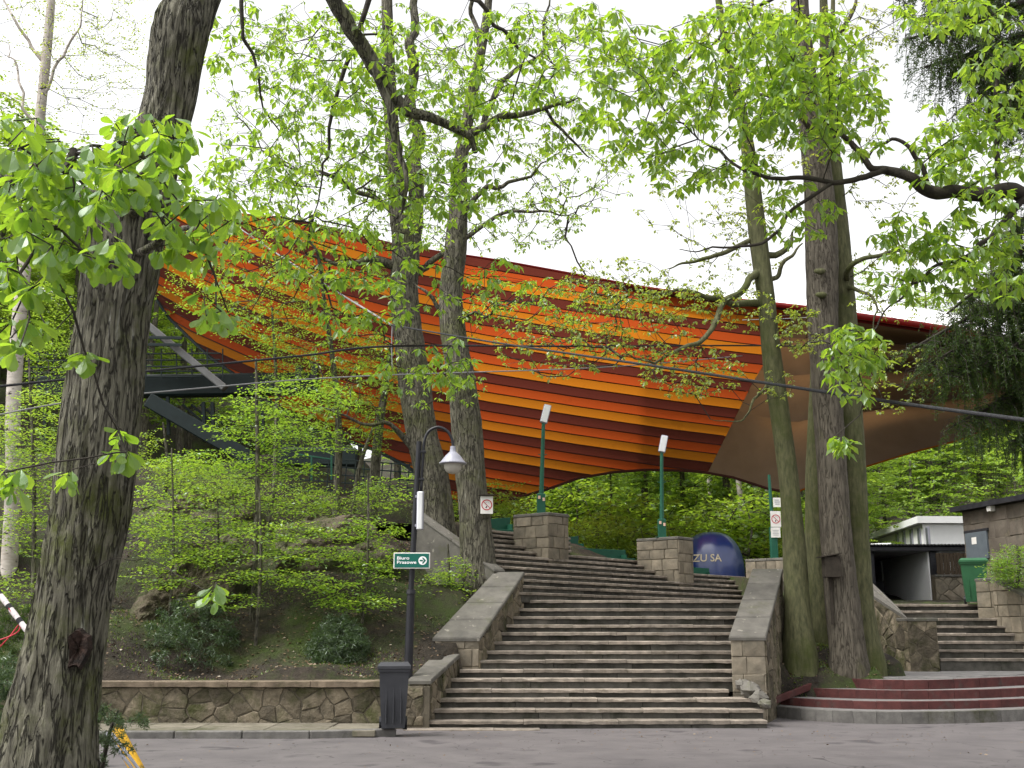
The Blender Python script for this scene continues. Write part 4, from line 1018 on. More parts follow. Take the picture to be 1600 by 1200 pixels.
obj('pillar', *bbox(((X1 + .16), TD - .02, (fz + cz) / 2), EX, EY, EZ, (.11, .12, (cz - fz) / 2), .01), M['dark'], t)
V = []; F = []; nn_ = 44      # corrugated roof sheet
for i in range(nn_ * 2 + 1):
    x = X0 - .4 + (X1 + 3.2 - X0 + .4) * i / (nn_ * 2); z = cz + .2 + (.045 if i % 2 else 0)
    V += [(x, TD - .4, z), (x, TD + 9, z + .3), (x, TD - .4, z - .03)]
for i in range(nn_ * 2): b = i * 3; F += [(b, b + 3, b + 4, b + 1), (b + 2, b + 5, b + 3, b)]
obj('roof_sheet', V, F, M['dark'], t)
obj('fascia', *box(X0 - .4, X1 + 3.2, TD - .3, TD - .2, cz + .02, cz + .15), M['dark'], t)
obj('window', *bbox((X1 - .035, TD + 5.2, fz + 1.25), EX, EY, EZ, (.03, .25, .5), .01), M['lampwhite'], t)
obj('cabinet', *bbox((X0 + .95, TD + 3.2, fz + .45), EX, EY, EZ, (.3, .3, .45), .02), M['dark'], t)
bw = thing('board_fence', 'dark upright board fence above the pale wall beside the tunnel', 'fence', (P(1484, 890, 39.4)[0], 39.4, fz))
xa, xb2 = P(1463, 880, 39.4)[0], P(1512, 880, 39.4)[0]
za, zb_ = float(P(1480, 899, 39.4)[2]), float(P(1480, 864, 39.4)[2])
for i in range(9):
    x = xa + (xb2 - xa) * (i + .5) / 9
    obj('board', *bbox((x, 39.4 + rr.uniform(-.01, .01), (za + zb_) / 2), EX, EY, EZ, ((xb2 - xa) / 18 - .006, .02, (zb_ - za) / 2 + rr.uniform(-.02, .02)), .004), M['wood'], bw)
for z in (za + .12, zb_ - .12): obj('rail', *bbox(((xa + xb2) / 2, 39.45, z), EX, EY, EZ, ((xb2 - xa) / 2, .025, .04), .004), M['wood'], bw)
lw_ = thing('low_wall', 'low pale rendered stone wall right of the tunnel opening', 'wall', (P(1484, 940, 38.6)[0], 38.6, fz))
xa, xb2 = P(1461, 900, 38.6)[0], P(1540, 900, 38.6)[0]; zt = float(P(1480, 898, 38.6)[2])
obj('core', *box(xa, xb2, 38.62, 39., fz - .4, zt - .06), M['mortar'], lw_)
stonework([(xa, 38.62, fz - .3), (xb2, 38.62, fz - .3), (xb2, 38.62, zt - .07), (xa, 38.62, zt - .07)], (0, -1, 0), 'rubble', .34, M['ashlar'], lw_, seed=101, proud=.02)
slab(np.array([0, 38.6, 0]), EX, EY, xa, xb2, -.05, .42, zt - .06, zt, M['cap'], 'coping_slab', lw_)

hz0, hz1 = 2.6, float(P(1442, 810, 50)[2])
c0 = np.array([P(1442, 830, 50)[0], 50.0, 0]); c1_ = np.array([P(1357, 840, 61)[0], 61.0, 0]); c2_ = np.array([c0[0] + 9, 50.4, 0]); c3_ = np.array([c1_[0] + 9, 61.4, 0])
t = thing('white_house', 'long white flat roofed building with small narrow windows behind the tunnel', 'building', (c0[0], 50, hz0))
prism([p + EZ * hz0 for p in (c0, c2_, c3_, c1_)], [p + EZ * (hz1 - .25) for p in (c0, c2_, c3_, c1_)], M['white'], 'wall', t)
dl = (c1_ - c0) / np.linalg.norm(c1_ - c0); nl = np.array([-dl[1], dl[0], 0]); nl = nl if nl[0] < 0 else -nl
ov = .3
rp = [c0 + nl * ov + np.array([0, -ov, 0]), c2_ + np.array([ov, -ov, 0]), c3_ + np.array([ov, ov, 0]), c1_ + nl * ov + np.array([0, ov, 0])]
prism([p + EZ * (hz1 - .22) for p in rp], [p + EZ * (hz1 + .08) for p in rp], M['white'], 'roof', t)
for px in (1385, 1395.5, 1407, 1419, 1432):
    s = (px - 800) / (FPX * math.cos(_t)); k = (s * c0[1] - c0[0]) / (dl[0] - s * dl[1]); q = c0 + dl * k
    zc = float(P(px, 838 + (1432 - px) * .12, q[1])[2])
    fr_ = obj('window', *bbox(q + nl * .02 + EZ * zc, dl, nl, EZ, (.22, .04, .42), .01), M['grey'], t)
    obj('pane', *bbox(q + nl * .065 + EZ * zc, dl, nl, EZ, (.17, .006, .37), .002), M['glass'], fr_)
e0_, e1_ = P(1350, 862, 42), P(1377, 852, 44)
ev = thing('white_shed', 'sliver of a white shed roof left of the tunnel opening', 'shed', e0_ - EZ * 1.5)
bar(e0_, e1_, .8, .16, M['white'], 'roof', ev)
obj('wall', *box(e0_[0] - .3, X0 - .55, 41.5, 43, fz - .3, e0_[2] - .12), M['concrete'], ev)

g0, g1 = P(1503, 795, 34), P(1600, 778.5, 31); gd = (g1 - g0) * np.array([1, 1, 0]); gl = np.linalg.norm(gd); gd /= gl
gn = np.array([-gd[1], gd[0], 0]); gn = gn if gn[0] < 0 else -gn
gz0, gz1 = 1.9, float(g0[2])
t = thing('stone_house', 'grey block building with a flat roof and a steel door at the right edge', 'building', (g0[0], g0[1], gz0))
A_, B_ = g0 * np.array([1, 1, 0]), g0 * np.array([1, 1, 0]) + gd * 9
C_, D_ = B_ - gn * 6, A_ - gn * 6
prism([p + EZ * gz0 for p in (A_, B_, C_, D_)], [p + EZ * (gz1 - .1) for p in (A_, B_, C_, D_)], M['mortar'], 'core', t)
stonework([A_ + EZ * gz0, A_ + gd * 5.5 + EZ * gz0, A_ + gd * 5.5 + EZ * (gz1 - .1), A_ + EZ * (gz1 - .1)], gn, 'ashlar', .42, M['block'], t, seed=111, proud=.012, gap=.006, size2=.75)
rp = [A_ + gn * .25 - gd * .25, B_ + gn * .25, C_, D_ - gd * .25]
prism([p + EZ * (gz1 - .09) for p in rp], [p + EZ * (gz1 + .06) for p in rp], M['dark'], 'roof', t)
def on_face(px, py):      # point on the house's long face under a photo position
    d = ray(px, py); k = ((A_ - CC) @ gn) / (d @ gn); return CC + d * k
p1, p2 = on_face(1511, 834), on_face(1548, 872)
dc = (p1 + p2) / 2; hw = abs((p2 - p1) @ gd) / 2; hh = abs(p1[2] - p2[2]) / 2
dr = obj('door', *bbox(dc + gn * .05, gd, gn, EZ, (hw, .03, hh), .006), M['door'], t)
obj('frame', *bbox(dc + gn * .035 + EZ * (hh + .04), gd, gn, EZ, (hw + .06, .04, .04), .005), M['dark'], dr)
obj('notice', *bbox(on_face(1526, 845) + gn * .085, gd, gn, EZ, (.12, .004, .1), .001), M['plate'], dr)
obj('wall_lamp', *bbox(on_face(1553, 793) + gn * .1, gd, gn, EZ, (.1, .09, .12), .02), M['plate'], t)

# nest box on the big trunk
c = P(1299, 886, 22.22)
t = thing('nest_box', 'dark wooden box with a slanted lid fixed to the thick brown trunk', 'nest box', c)
obj('body', *bbox(c, EX, EY, EZ, (.155, .13, .2), .008), M['boxwood'], t)
obj('lid', *bbox(c + EZ * .225 - EX * .03, np.array([.985, 0, .17]), EY, np.array([-.17, 0, .985]), (.21, .17, .012), .003), M['boxwood'], t)
obj('batten', *bbox(P(1299, 935, 22.34) , EX, EY, EZ, (.03, .02, .5), .004), M['boxwood'], t)

# ------------------------------------------------------------------ plants: branches and leaves
def grow(base, targets, bf=.35, seg=.3, wig=.12, minz=-99, sag=0., rng=RNG):
    """base: list of polylines (pts, rads) already built; each target is joined to the cheapest node by a bent twig.
    Returns nodes, parents, flag of given nodes, given radii."""
    cap = 200000
    pos = np.empty((40000, 3)); par = np.full(40000, -1); pl = np.zeros(40000); rg = np.zeros(40000); ok = np.ones(40000, bool); n = 0
    for pts, rads in base:
        for i in range(len(pts)):
            pos[n] = pts[i]; rg[n] = rads[i]; par[n] = n - 1 if i else -1; pl[n] = 0; ok[n] = pts[i][2] > minz; n += 1
    g = n
    targets = np.asarray(targets); 
    if len(targets):
        dm = np.min(np.linalg.norm(targets[:, None] - pos[None, :g], axis=2), axis=1) if g * len(targets) < 3e6 else np.linalg.norm(targets - pos[g // 2], axis=1)
        order = np.argsort(dm)
        ends = []
        for ti in order:
            t = targets[ti]; d = np.linalg.norm(pos[:n] - t, axis=1); cost = d + bf * pl[:n]; cost[~ok[:n]] = 1e9
            cost[:n] += .25 * np.maximum(0, pos[:n, 2] - t[2])
            j = int(np.argmin(cost)); L = d[j]; m = max(1, int(L / seg))
            dirn = (t - pos[j]) / max(L, 1e-6); prev = pos[j] - pos[par[j]] if par[j] >= 0 else dirn
            prev = prev / (np.linalg.norm(prev) + 1e-9)
            ctrl_ = pos[j] + (prev * .5 + dirn * .5) * L * .45 + np.array([0, 0, .06 - sag]) * L
            q = j
            for s in range(1, m + 1):
                u = s / m; p = (1 - u) ** 2 * pos[j] + 2 * u * (1 - u) * ctrl_ + u * u * t
                if s < m: p = p + rng.normal(0, wig * min(seg, L / m) * .6, 3)
                pos[n] = p; par[n] = q; pl[n] = pl[q] + np.linalg.norm(p - pos[q]); q = n; n += 1
            ends.append(q)
    return pos[:n].copy(), par[:n].copy(), g, rg[:n].copy()
def branchmesh(pos, par, g, rg, r0=.004, ex=2.2, rmax=.12, taper=1.):
    n = len(pos); acc = np.zeros(n); kids = [[] for _ in range(n)]
    for i in range(n - 1, g - 1, -1):
        if acc[i] == 0: acc[i] = r0 ** ex
        p = par[i]; kids[p].append(i)
        if p >= g: acc[p] += acc[i]
    r = np.minimum(acc ** (1 / ex), rmax)
    Vs = []; Fs = []; off = 0
    starts = [(par[i], i) for i in range(g, n) if par[i] < g]
    stack = starts
    while stack:
        a, b = stack.pop(); ch = [pos[a], pos[b]]; rr_ = [r[b], r[b]]; q = b
        while kids[q]:
            ks = sorted(kids[q], key=lambda k: -r[k])
            for k in ks[1:]: stack.append((q, k))
            q = ks[0]; ch.append(pos[q]); rr_.append(r[q])
        k = 6 if rr_[0] > .03 else (4 if rr_[0] > .012 else 3)
        V, F = tube(ch, rr_, k); Vs.append(V); Fs.append(F + off); off += len(V)
    if not Vs: return None
    return np.vstack(Vs), np.vstack(Fs)
TA = (np.array([(0, 0, 0), (.5, 0, -.05), (.52, .5, .05), (.52, -.5, .05), (1, 0, -.1)]), [(0, 3, 1), (0, 1, 2), (1, 3, 4), (1, 4, 2)])
TB = (np.array([(0, 0, 0), (.33, .22, .03), (.68, .5, .03), (.9, .3, -.03), (1, 0, -.1), (.9, -.3, -.03), (.68, -.5, .03), (.33, -.22, .03), (.35, 0, -.03), (.7, 0, -.05)]),
      [(0, 8, 1), (1, 8, 9), (1, 9, 2), (2, 9, 3), (3, 9, 4), (0, 7, 8), (7, 9, 8), (7, 6, 9), (6, 5, 9), (5, 4, 9)])
_h = [(0, 0), (.14, .09), (.33, .27), (.53, .43), (.72, .5), (.88, .36), (1, 0)]
_o = [(a, b, .02 - .14 * a * a + .05 * b) for a, b in _h] + [(a, -b, .02 - .14 * a * a + .05 * b) for a, b in _h[-2:0:-1]]
_m = [(.33, 0, -.03), (.62, 0, -.07), (.86, 0, -.12)]
TO = (np.array(_o + _m), [(0, 12, 1), (1, 12, 2), (2, 12, 13), (2, 13, 3), (3, 13, 4), (4, 13, 14), (4, 14, 5), (5, 14, 6), (0, 11, 12), (11, 10, 12), (10, 13, 12), (10, 9, 13), (9, 8, 13), (8, 14, 13), (8, 7, 14), (7, 6, 14)])
TC = (np.array([(0, 0, 0), (.5, .5, .04), (1, 0, -.06), (.5, -.5, .04)]), [(0, 3, 2), (0, 2, 1)])
def leaves(B, D, Nn, L, W, tpl=TA):
    T, F = tpl; D = D / np.linalg.norm(D, axis=1)[:, None]; R_ = np.cross(D, Nn); R_ /= np.linalg.norm(R_, axis=1)[:, None] + 1e-9; H = np.cross(R_, D)
    V = B[:, None] + D[:, None] * (T[None, :, :1] * L[:, None, None]) + R_[:, None] * (T[None, :, 1:2] * W[:, None, None]) + H[:, None] * (T[None, :, 2:] * L[:, None, None])
    k = len(T); FF = (np.array(F)[None] + (np.arange(len(B)) * k)[:, None, None]).reshape(-1, 3)
    return V.reshape(-1, 3), FF
def palm(T, n=6, L=.12, W=.45, droop=.55, rng=RNG, spread=.0):
    T = np.repeat(np.asarray(T), n, 0); m = len(T); i = np.tile(np.arange(n), m // n)
    azv = np.repeat(rng.uniform(0, 2 * PI, m // n), n) + 2 * PI * i / n + rng.normal(0, .3, m); elv = -droop + rng.normal(0, .35, m)
    D = np.stack([np.cos(elv) * np.cos(azv), np.cos(elv) * np.sin(azv), np.sin(elv)], 1)
    Nn = np.array([0, 0, 1.]) + rng.normal(0, .25, (m, 3)); l = L * rng.uniform(.55, 1.15, m)
    return T + D * .02 + rng.normal(0, spread, (m, 3)), D, Nn, l, l * W
def spray(T, n=12, L=.06, W=.62, span=.45, tilt=.25, rng=RNG):
    T0 = np.asarray(T); m0 = len(T0); az = rng.uniform(0, 2 * PI, m0); dz = rng.normal(-.1, tilt * .6, m0)
    ax = np.stack([np.cos(az), np.sin(az), dz], 1); ax /= np.linalg.norm(ax, axis=1)[:, None]
    sd = np.stack([-np.sin(az), np.cos(az), np.zeros(m0)], 1)
    i = np.tile(np.arange(n), m0); T = np.repeat(T0, n, 0); ax = np.repeat(ax, n, 0); sd = np.repeat(sd, n, 0); m = len(T)
    sg = np.where(i % 2 == 0, 1, -1)[:, None]; u = (i / n - .35)[:, None] * span
    D = ax * .7 + sd * sg * rng.uniform(.4, 1., (m, 1)) + rng.normal(0, .18, (m, 3)); 
    off = sd * sg * rng.uniform(0, .22, (m, 1)) * span
    Nn = np.array([0, 0, 1.]) + rng.normal(0, tilt, (m, 3)); l = L * rng.uniform(.6, 1.2, m)
    return T + ax * u + off + np.array([0, 0, -.05]) * (u ** 2) / max(span, .1) + rng.normal(0, .012, (m, 3)), D, Nn, l, l * W
def ell(spots, rng=RNG):
    """targets from photo ellipses (cx, cy, rx, ry, D0, D1, n)"""
    o = []
    for cx, cy, rx_, ry_, a, b, n in spots:
        for _ in range(int(n)):
            th_ = rng.uniform(0, 2 * PI); q = math.sqrt(rng.uniform(0, 1)); o.append(P(cx + rx_ * q * math.cos(th_), cy + ry_ * q * math.sin(th_), rng.uniform(a, b)))
    return np.array(o).reshape(-1, 3)
def px_path(pts, n=6):
    q = np.array([np.append(P(a, b, D), w_ / 2 * MPP(D)) for a, b, D, w_ in pts]); s = smoothpath(q, n); return s[:, :3], np.maximum(s[:, 3], .003)
def bark(name, pts, rads, m, parent, k=20, amp=.06, freq=1., ridge=0., seed=0, flare=0.):
    # resample evenly
    seg = np.linalg.norm(np.diff(pts, axis=0), axis=1); cs_ = np.concatenate([[0], np.cumsum(seg)]); step = max(.03, np.mean(rads) * .35)
    nn_ = min(420, max(8, int(cs_[-1] / step))); u = np.linspace(0, cs_[-1], nn_)
    p = np.stack([np.interp(u, cs_, pts[:, i]) for i in range(3)], 1); r = np.interp(u, cs_, rads)
    if flare: r = r * (1 + flare * np.exp(-u / (rads[0] * 1.6)))
    V, F = tube(p, r, k); V = V.reshape(nn_, k, 3)
    for i in range(nn_):
        for j in range(k):
            d = V[i, j] - p[i]; a = 2 * PI * j / k
            f_ = amp * noise.noise((math.cos(a) * 1.3 * freq, math.sin(a) * 1.3 * freq, u[i] * .9 * freq / max(.2, rads[0]) * .3 + seed * 5.1))
            if ridge:
                x_ = noise.noise((math.cos(a) * 7, math.sin(a) * 7, u[i] * 1.6 + seed)) ; f_ += ridge * (1 - abs(x_) * 3.2) * .5 + ridge * .5 * noise.noise((math.cos(a) * 15, math.sin(a) * 15, u[i] * 5))
            if flare: f_ += flare * .5 * math.exp(-u[i] / (rads[0] * 1.4)) * math.cos(5 * a + seed)
            V[i, j] = p[i] + d * (1 + f_)
    F = [tuple(x) for x in F]; F.append(tuple((nn_ - 1) * k + j for j in range(k)))
    return obj(name, V.reshape(-1, 3), F, m, parent, smooth=True)
def tree(name, label, cat, trunk, limbs, spots, leafm, barkm, style='palm', L=.12, n=6, W=.45, tpl=TA, bf=.35, seg=.3, twigm='twig', r0=.004, rmax=.1, group=None,
         minz=-99, k=20, amp=.06, ridge=0., flare=0., droop=.55, span=.45, tilt=.25, sag=0., seed=0, extra=None, limbm=None, wig=.12, lwig=1., mult=1.):
    rng = np.random.default_rng(1000 + seed)
    tp, tr = px_path(trunk) if not isinstance(trunk, tuple) else trunk
    tp = np.vstack([tp[0] - EZ * .45, tp]); tr = np.append(tr[0], tr)
    t = thing(name, label, cat, tp[1], group)
    bark('trunk', tp, tr, M[barkm], t, k=k, amp=amp, ridge=ridge, seed=seed, flare=flare)
    base = [(tp, tr)]
    for lb in limbs:
        lp, lr = px_path(lb, 8); Dm = lb[0][2]; sl_ = np.concatenate([[0], np.cumsum(np.linalg.norm(np.diff(lp, axis=0), axis=1))]); un = sl_ / sl_[-1]
        for i in range(len(lp)):
            q = lp[i].copy(); a_ = lwig * Dm * min(1, un[i] * 4)
            lp[i] = q + a_ * (.011 * np.array(noise.noise_vector(Vector(q * 22 / Dm) + Vector((seed, 0, 0)))) + .005 * np.array(noise.noise_vector(Vector(q * 60 / Dm))))
        lr = np.maximum(.003, lr * (1 - .55 * un ** 4)); base.append((lp, lr)); bark('limb', lp, lr, M[limbm or barkm], t, k=max(8, k // 2), amp=amp, seed=seed + 3)
    T = ell([q[:6] + (max(1, round(q[6] * mult)),) for q in spots], rng)
    if extra is not None: T = np.vstack([T, extra]) if len(T) else extra
    if len(T):
        pos, par, g, rg = grow(base, T, bf=bf, seg=seg, minz=minz, sag=sag, rng=rng, wig=wig)
        bm_ = branchmesh(pos, par, g, rg, r0=r0, rmax=rmax)
        if bm_: fobj('branches', bm_[0], bm_[1], M[twigm], t, smooth=True)
        if style == 'palm': lv = palm(T, n, L, W, droop, rng, spread=.012)
        else: lv = spray(T, n, L, W, span, tilt, rng)
        V, F = leaves(*lv, tpl=tpl); fobj('crown', V, F, M[leafm], t)
    return t

# big oak in front, left
tree('oak_tree', 'big leaning oak with deeply furrowed mossy bark at the left front', 'tree',
     [(64, 1330, 9, 175), (72, 1250, 9, 146), (75, 1150, 9, 130), (102, 1000, 9, 107), (125, 880, 9, 108), (142, 800, 9, 112), (152, 700, 9, 117), (161, 600, 9, 112), (175, 500, 9, 107), (188, 420, 9, 113),
      (203, 340, 9, 112), (240, 240, 9.05, 84), (266, 150, 9.1, 80), (281, 50, 9.1, 90), (305, -10, 9.2, 80), (340, -120, 9.3, 74), (380, -260, 9.4, 66), (430, -420, 9.5, 52)],
     [[(190, 350, 9, 60), (120, 312, 8.8, 44), (50, 292, 8.5, 38), (-20, 285, 8.2, 34), (-160, 250, 7.6, 26)], [(150, 345, 8.9, 22), (60, 336, 8.7, 18), (-30, 328, 8.4, 16)],
      [(428, -418, 9.5, 44), (470, -200, 9.7, 32), (497, -60, 9.9, 28), (520, 0, 10, 27), (548, 45, 10.1, 27), (575, 90, 10.2, 29), (605, 140, 10.3, 29), (640, 172, 10.4, 25), (690, 192, 10.5, 23), (730, 214, 10.6, 22), (742, 240, 10.6, 17)],
      [(585, 110, 10.2, 14), (612, 185, 10.25, 13), (630, 255, 10.3, 10), (627, 325, 10.3, 7), (608, 352, 10.3, 4)],
      [(728, 212, 10.6, 13), (775, 192, 10.7, 12), (850, 166, 10.9, 8), (905, 155, 11, 5)], [(850, 166, 10.9, 6), (880, 205, 11, 5), (925, 245, 11.1, 4)],
      [(200, 350, 8.95, 16), (230, 280, 8, 12), (180, 240, 7, 9), (110, 235, 6.4, 6)], [(205, 400, 8.95, 14), (280, 360, 8, 10), (350, 380, 7.2, 6)]],
     [(90, 285, 120, 75, 5, 6.8, 62), (235, 235, 75, 65, 5.3, 7, 44), (310, 350, 80, 55, 5.5, 7.2, 26), (50, 395, 70, 60, 5, 6.6, 22), (160, 395, 40, 28, 5, 6, 8), (345, 470, 30, 40, 5.6, 6.6, 6), (30, 520, 45, 35, 5, 6.5, 6),
      (125, 552, 14, 12, 6, 6.6, 3), (186, 695, 14, 24, 6.5, 7, 4), (107, 737, 8, 8, 6.5, 7, 2), (18, 745, 18, 16, 5.4, 6, 4), (328, 915, 12, 24, 7, 7.6, 2), (25, 230, 50, 60, 5, 6.5, 14)],
     'oak', 'barkoak', L=.12, n=5, W=.6, tpl=TO, droop=.75, k=84, amp=.10, ridge=.12, mult=1.5, lwig=.5, flare=.05, seg=.18, r0=.0042, seed=1, limbm='barkoak')
sc_ = P(120, 1014, 8.745)
o_oak = [o for o in bpy.data.objects if o.name == 'oak_tree'][0]
V = []; F = []; kk = 14
for j in range(5):
    for i in range(kk):
        a = 2 * PI * i / kk; q = (.02, .35, .7, .95, 1.1)[j]
        V.append(sc_ + np.array([math.cos(a) * .075 * q * (1 + .3 * math.sin(3 * a + 1)), (.035, .02, .0, -.012, .05)[j] - .012 * math.sin(5 * a), math.sin(a) * .17 * q * (1 + .22 * math.cos(2 * a) + .12 * math.sin(5 * a))]))
for j in range(4):
    for i in range(kk): F.append((j * kk + i, j * kk + (i + 1) % kk, (j + 1) * kk + (i + 1) % kk, (j + 1) * kk + i)[::-1])
obj('bark_scar', V, F, M['scar'], o_oak, label='dark rotten reddish hole in the bark')

# light leaves hanging from the oak's high limb: a separate young crown on that limb's line
def hang_tree(label, trunk, limbs, spots, seed, **kw):
    return tree('chestnut_tree', label, 'tree', trunk, limbs, spots, 'chest', 'twig', L=kw.pop('L', .112), n=kw.pop('n', 7), W=.5, tpl=TA, droop=.7, k=14, amp=.05, seg=.16, r0=.0028, rmax=.03, seed=seed, mult=2.9, **kw)
hang_tree('chestnut whose fresh green sprays hang across the top centre, its trunk out of view', [(430, -900, 10.6, 90), (470, -650, 10.7, 70), (520, -400, 10.8, 50), (560, -200, 11, 30)],
          [[(520, -400, 10.8, 30), (640, -120, 10.9, 16), (760, 20, 11, 10), (850, 110, 11.2, 6)], [(470, -600, 10.7, 26), (400, -200, 10.8, 14), (380, 40, 11, 9), (430, 200, 11.1, 5)], [(560, -200, 11, 20), (570, 0, 11.2, 10), (520, 180, 11.3, 7), (480, 330, 11.3, 4)]],
          [(560, 90, 110, 90, 10, 12, 34), (720, 110, 150, 100, 10, 12, 42), (830, 190, 110, 70, 10.5, 12, 30), (640, 260, 110, 70, 10.2, 11.6, 28), (480, 190, 110, 110, 10.5, 12.5, 34), (400, 70, 80, 80, 10.5, 12.5, 22), (860, 60, 90, 60, 10.5, 12, 14),
           (700, 300, 120, 50, 10.3, 11.5, 16), (470, 385, 120, 70, 10.2, 12, 22), (560, 470, 80, 50, 10.2, 11.5, 15), (700, 560, 50, 45, 10.4, 11.2, 9), (620, 585, 40, 25, 10.4, 11.2, 4), (350, 300, 60, 60, 10, 12, 12), (660, 440, 60, 60, 10.3, 11.3, 6), (560, 400, 120, 50, 10.4, 12, 14), (400, 260, 60, 90, 10.5, 12, 12), (780, 430, 60, 30, 10.4, 11.4, 5), (330, 400, 60, 60, 10, 12, 8)], 2)
# tree beyond the right edge
hang_tree('chestnut reaching in from the right edge with dark crooked limbs and fresh leaves', [(1905, 1300, 9.5, 110), (1900, 800, 9.5, 92), (1895, 330, 9.5, 80), (1890, -200, 9.6, 66)],
          [[(1896, 330, 9.5, 44), (1750, 318, 9.4, 32), (1600, 308, 9.3, 27), (1530, 300, 9.3, 25), (1455, 302, 9.3, 23), (1420, 285, 9.3, 19), (1385, 266, 9.3, 17), (1345, 262, 9.3, 14), (1328, 232, 9.3, 13), (1312, 205, 9.3, 11), (1288, 178, 9.4, 8), (1272, 120, 9.5, 5)],
           [(1386, 265, 9.3, 11), (1340, 282, 9.25, 10), (1270, 290, 9.2, 8), (1200, 272, 9.2, 7), (1150, 262, 9.2, 6), (1090, 218, 9.3, 4)], [(1300, 286, 9.2, 7), (1235, 330, 9.2, 6), (1170, 378, 9.2, 5), (1060, 392, 9.3, 3)],
           [(1892, -150, 9.6, 30), (1700, -60, 9.5, 20), (1500, -70, 9.4, 14), (1300, -40, 9.4, 11), (1180, 20, 9.5, 7), (1080, 90, 9.6, 4)], [(1455, 300, 9.3, 9), (1420, 232, 9.3, 7), (1395, 228, 9.3, 6), (1350, 255, 9.3, 4)], [(1600, 310, 9.3, 12), (1510, 400, 9.2, 7), (1440, 440, 9.1, 5), (1360, 520, 9., 4)],
           [(1560, 280, 9.3, 10), (1550, 180, 9.4, 8), (1600, 60, 9.5, 6)]],
          [(1150, 110, 130, 110, 8.6, 10.4, 86), (1000, 120, 80, 85, 8.8, 10.6, 40), (1260, 120, 110, 110, 8.6, 10.4, 74), (1330, 190, 60, 70, 8.6, 10, 16), (1110, 260, 110, 40, 8.8, 10.2, 22), (1010, 225, 60, 50, 9, 10.4, 12), (1250, 330, 60, 50, 8.8, 9.8, 9), (1440, 420, 80, 45, 8.6, 9.6, 20),
           (1335, 560, 48, 60, 8.5, 9.3, 20), (1312, 684, 22, 16, 8.6, 9, 3), (1520, 230, 90, 55, 8.6, 10, 26), (1560, 110, 60, 90, 8.8, 10.2, 20), (1490, 20, 90, 30, 8.8, 10.2, 18), (1550, 430, 50, 40, 8.6, 9.6, 12), (930, 60, 60, 60, 9, 10.8, 14), (1420, 360, 60, 40, 8.8, 9.6, 8), (1540, 340, 60, 60, 8.6, 9.8, 16), (1460, 250, 60, 40, 8.8, 9.8, 10), (1520, 180, 70, 40, 8.8, 9.8, 10), (1480, 380, 80, 40, 8.8, 9.8, 12)], 3)

# the two middle trunks
tree('linden_tree', 'mossy trunk right behind the street lamp, forking at half height', 'tree',
     [(690, 965, 26, 80), (690, 900, 26, 60), (684, 820, 26, 52), (674, 740, 26, 52), (660, 680, 26, 48), (648, 600, 26, 50), (638, 520, 26, 44), (632, 450, 26, 44), (634, 390, 26, 44), (622, 320, 26, 30), (612, 200, 26, 24), (608, 100, 26, 20), (604, -10, 26, 18), (600, -220, 26, 10)],
     [[(640, 400, 26, 30), (650, 300, 26, 25), (646, 150, 26, 18), (648, -10, 26, 14), (652, -180, 26, 8)], [(636, 430, 26, 16), (590, 408, 25.8, 13), (545, 412, 25.6, 8), (480, 395, 25.4, 5)], [(640, 440, 26, 12), (690, 405, 26, 10), (720, 380, 26.1, 6)], [(668, 720, 26, 24), (630, 690, 25.7, 9), (560, 655, 25.4, 5), (480, 640, 25, 3)],
      [(612, 330, 26, 10), (560, 290, 26, 8), (480, 270, 26, 5)]],
     [(600, 150, 150, 150, 24.5, 27.5, 90), (500, 300, 120, 70, 24.5, 27.5, 60), (420, 180, 100, 150, 25, 28, 60), (560, 560, 80, 60, 24.5, 27, 26), (470, 480, 110, 70, 25, 28, 40), (540, 650, 60, 30, 25, 26.5, 20), (620, 330, 80, 60, 25, 27, 24), (500, 60, 120, 60, 25, 28, 30), (400, 380, 110, 50, 25, 28, 26), (540, 400, 80, 50, 25, 27.5, 22)],
     'chest', 'bark', L=.13, n=6, bf=.3, seg=.35, r0=.006, rmax=.07, minz=4.5, k=32, amp=.1, ridge=.06, flare=.2, seed=4, mult=3.8)
tree('linden_tree', 'tall straight trunk with a no smoking sign, left of the stairs', 'tree',
     [(750, 945, 23.7, 70), (747, 885, 23.7, 54), (741, 800, 23.7, 48), (735, 740, 23.7, 46), (728, 660, 23.7, 46), (722, 600, 23.7, 44), (708, 520, 23.7, 40), (704, 460, 23.7, 36), (712, 390, 23.7, 35), (716, 320, 23.7, 29), (720, 250, 23.7, 23), (738, 150, 23.7, 18), (755, 60, 23.7, 15), (765, -20, 23.7, 12), (772, -180, 23.7, 7)],
     [[(722, 240, 23.7, 12), (790, 130, 23.6, 9), (845, 70, 23.5, 7), (858, -20, 23.5, 5)], [(714, 340, 23.7, 10), (770, 300, 23.6, 8), (860, 250, 23.4, 4)], [(712, 380, 23.7, 9), (790, 340, 23.5, 6), (900, 330, 23.3, 3)], [(706, 500, 23.7, 8), (660, 455, 23.6, 6), (640, 430, 23.5, 4)], [(748, 70, 23.7, 8), (740, 0, 23.7, 7), (720, -80, 23.7, 5)]],
     [(800, 140, 110, 140, 22.5, 25, 80), (770, 345, 140, 50, 22.5, 25, 62), (680, 180, 80, 120, 23, 25, 40), (900, 280, 90, 60, 22, 24.5, 34), (860, 470, 110, 40, 21, 24, 40), (690, 600, 70, 40, 22.5, 23.5, 14), (750, 470, 40, 60, 22.5, 24, 12), (900, 60, 60, 60, 22.5, 24, 20)],
     'chest', 'bark', L=.12, n=6, bf=.3, seg=.35, r0=.006, rmax=.05, minz=6, k=32, amp=.1, ridge=.06, flare=.12, seed=5, mult=3.8)
nosmoke(P(760.5, 789, 23.35), .26, .37, 'no smoking sign nailed to the trunk left of the stairs', .05, roof=True)
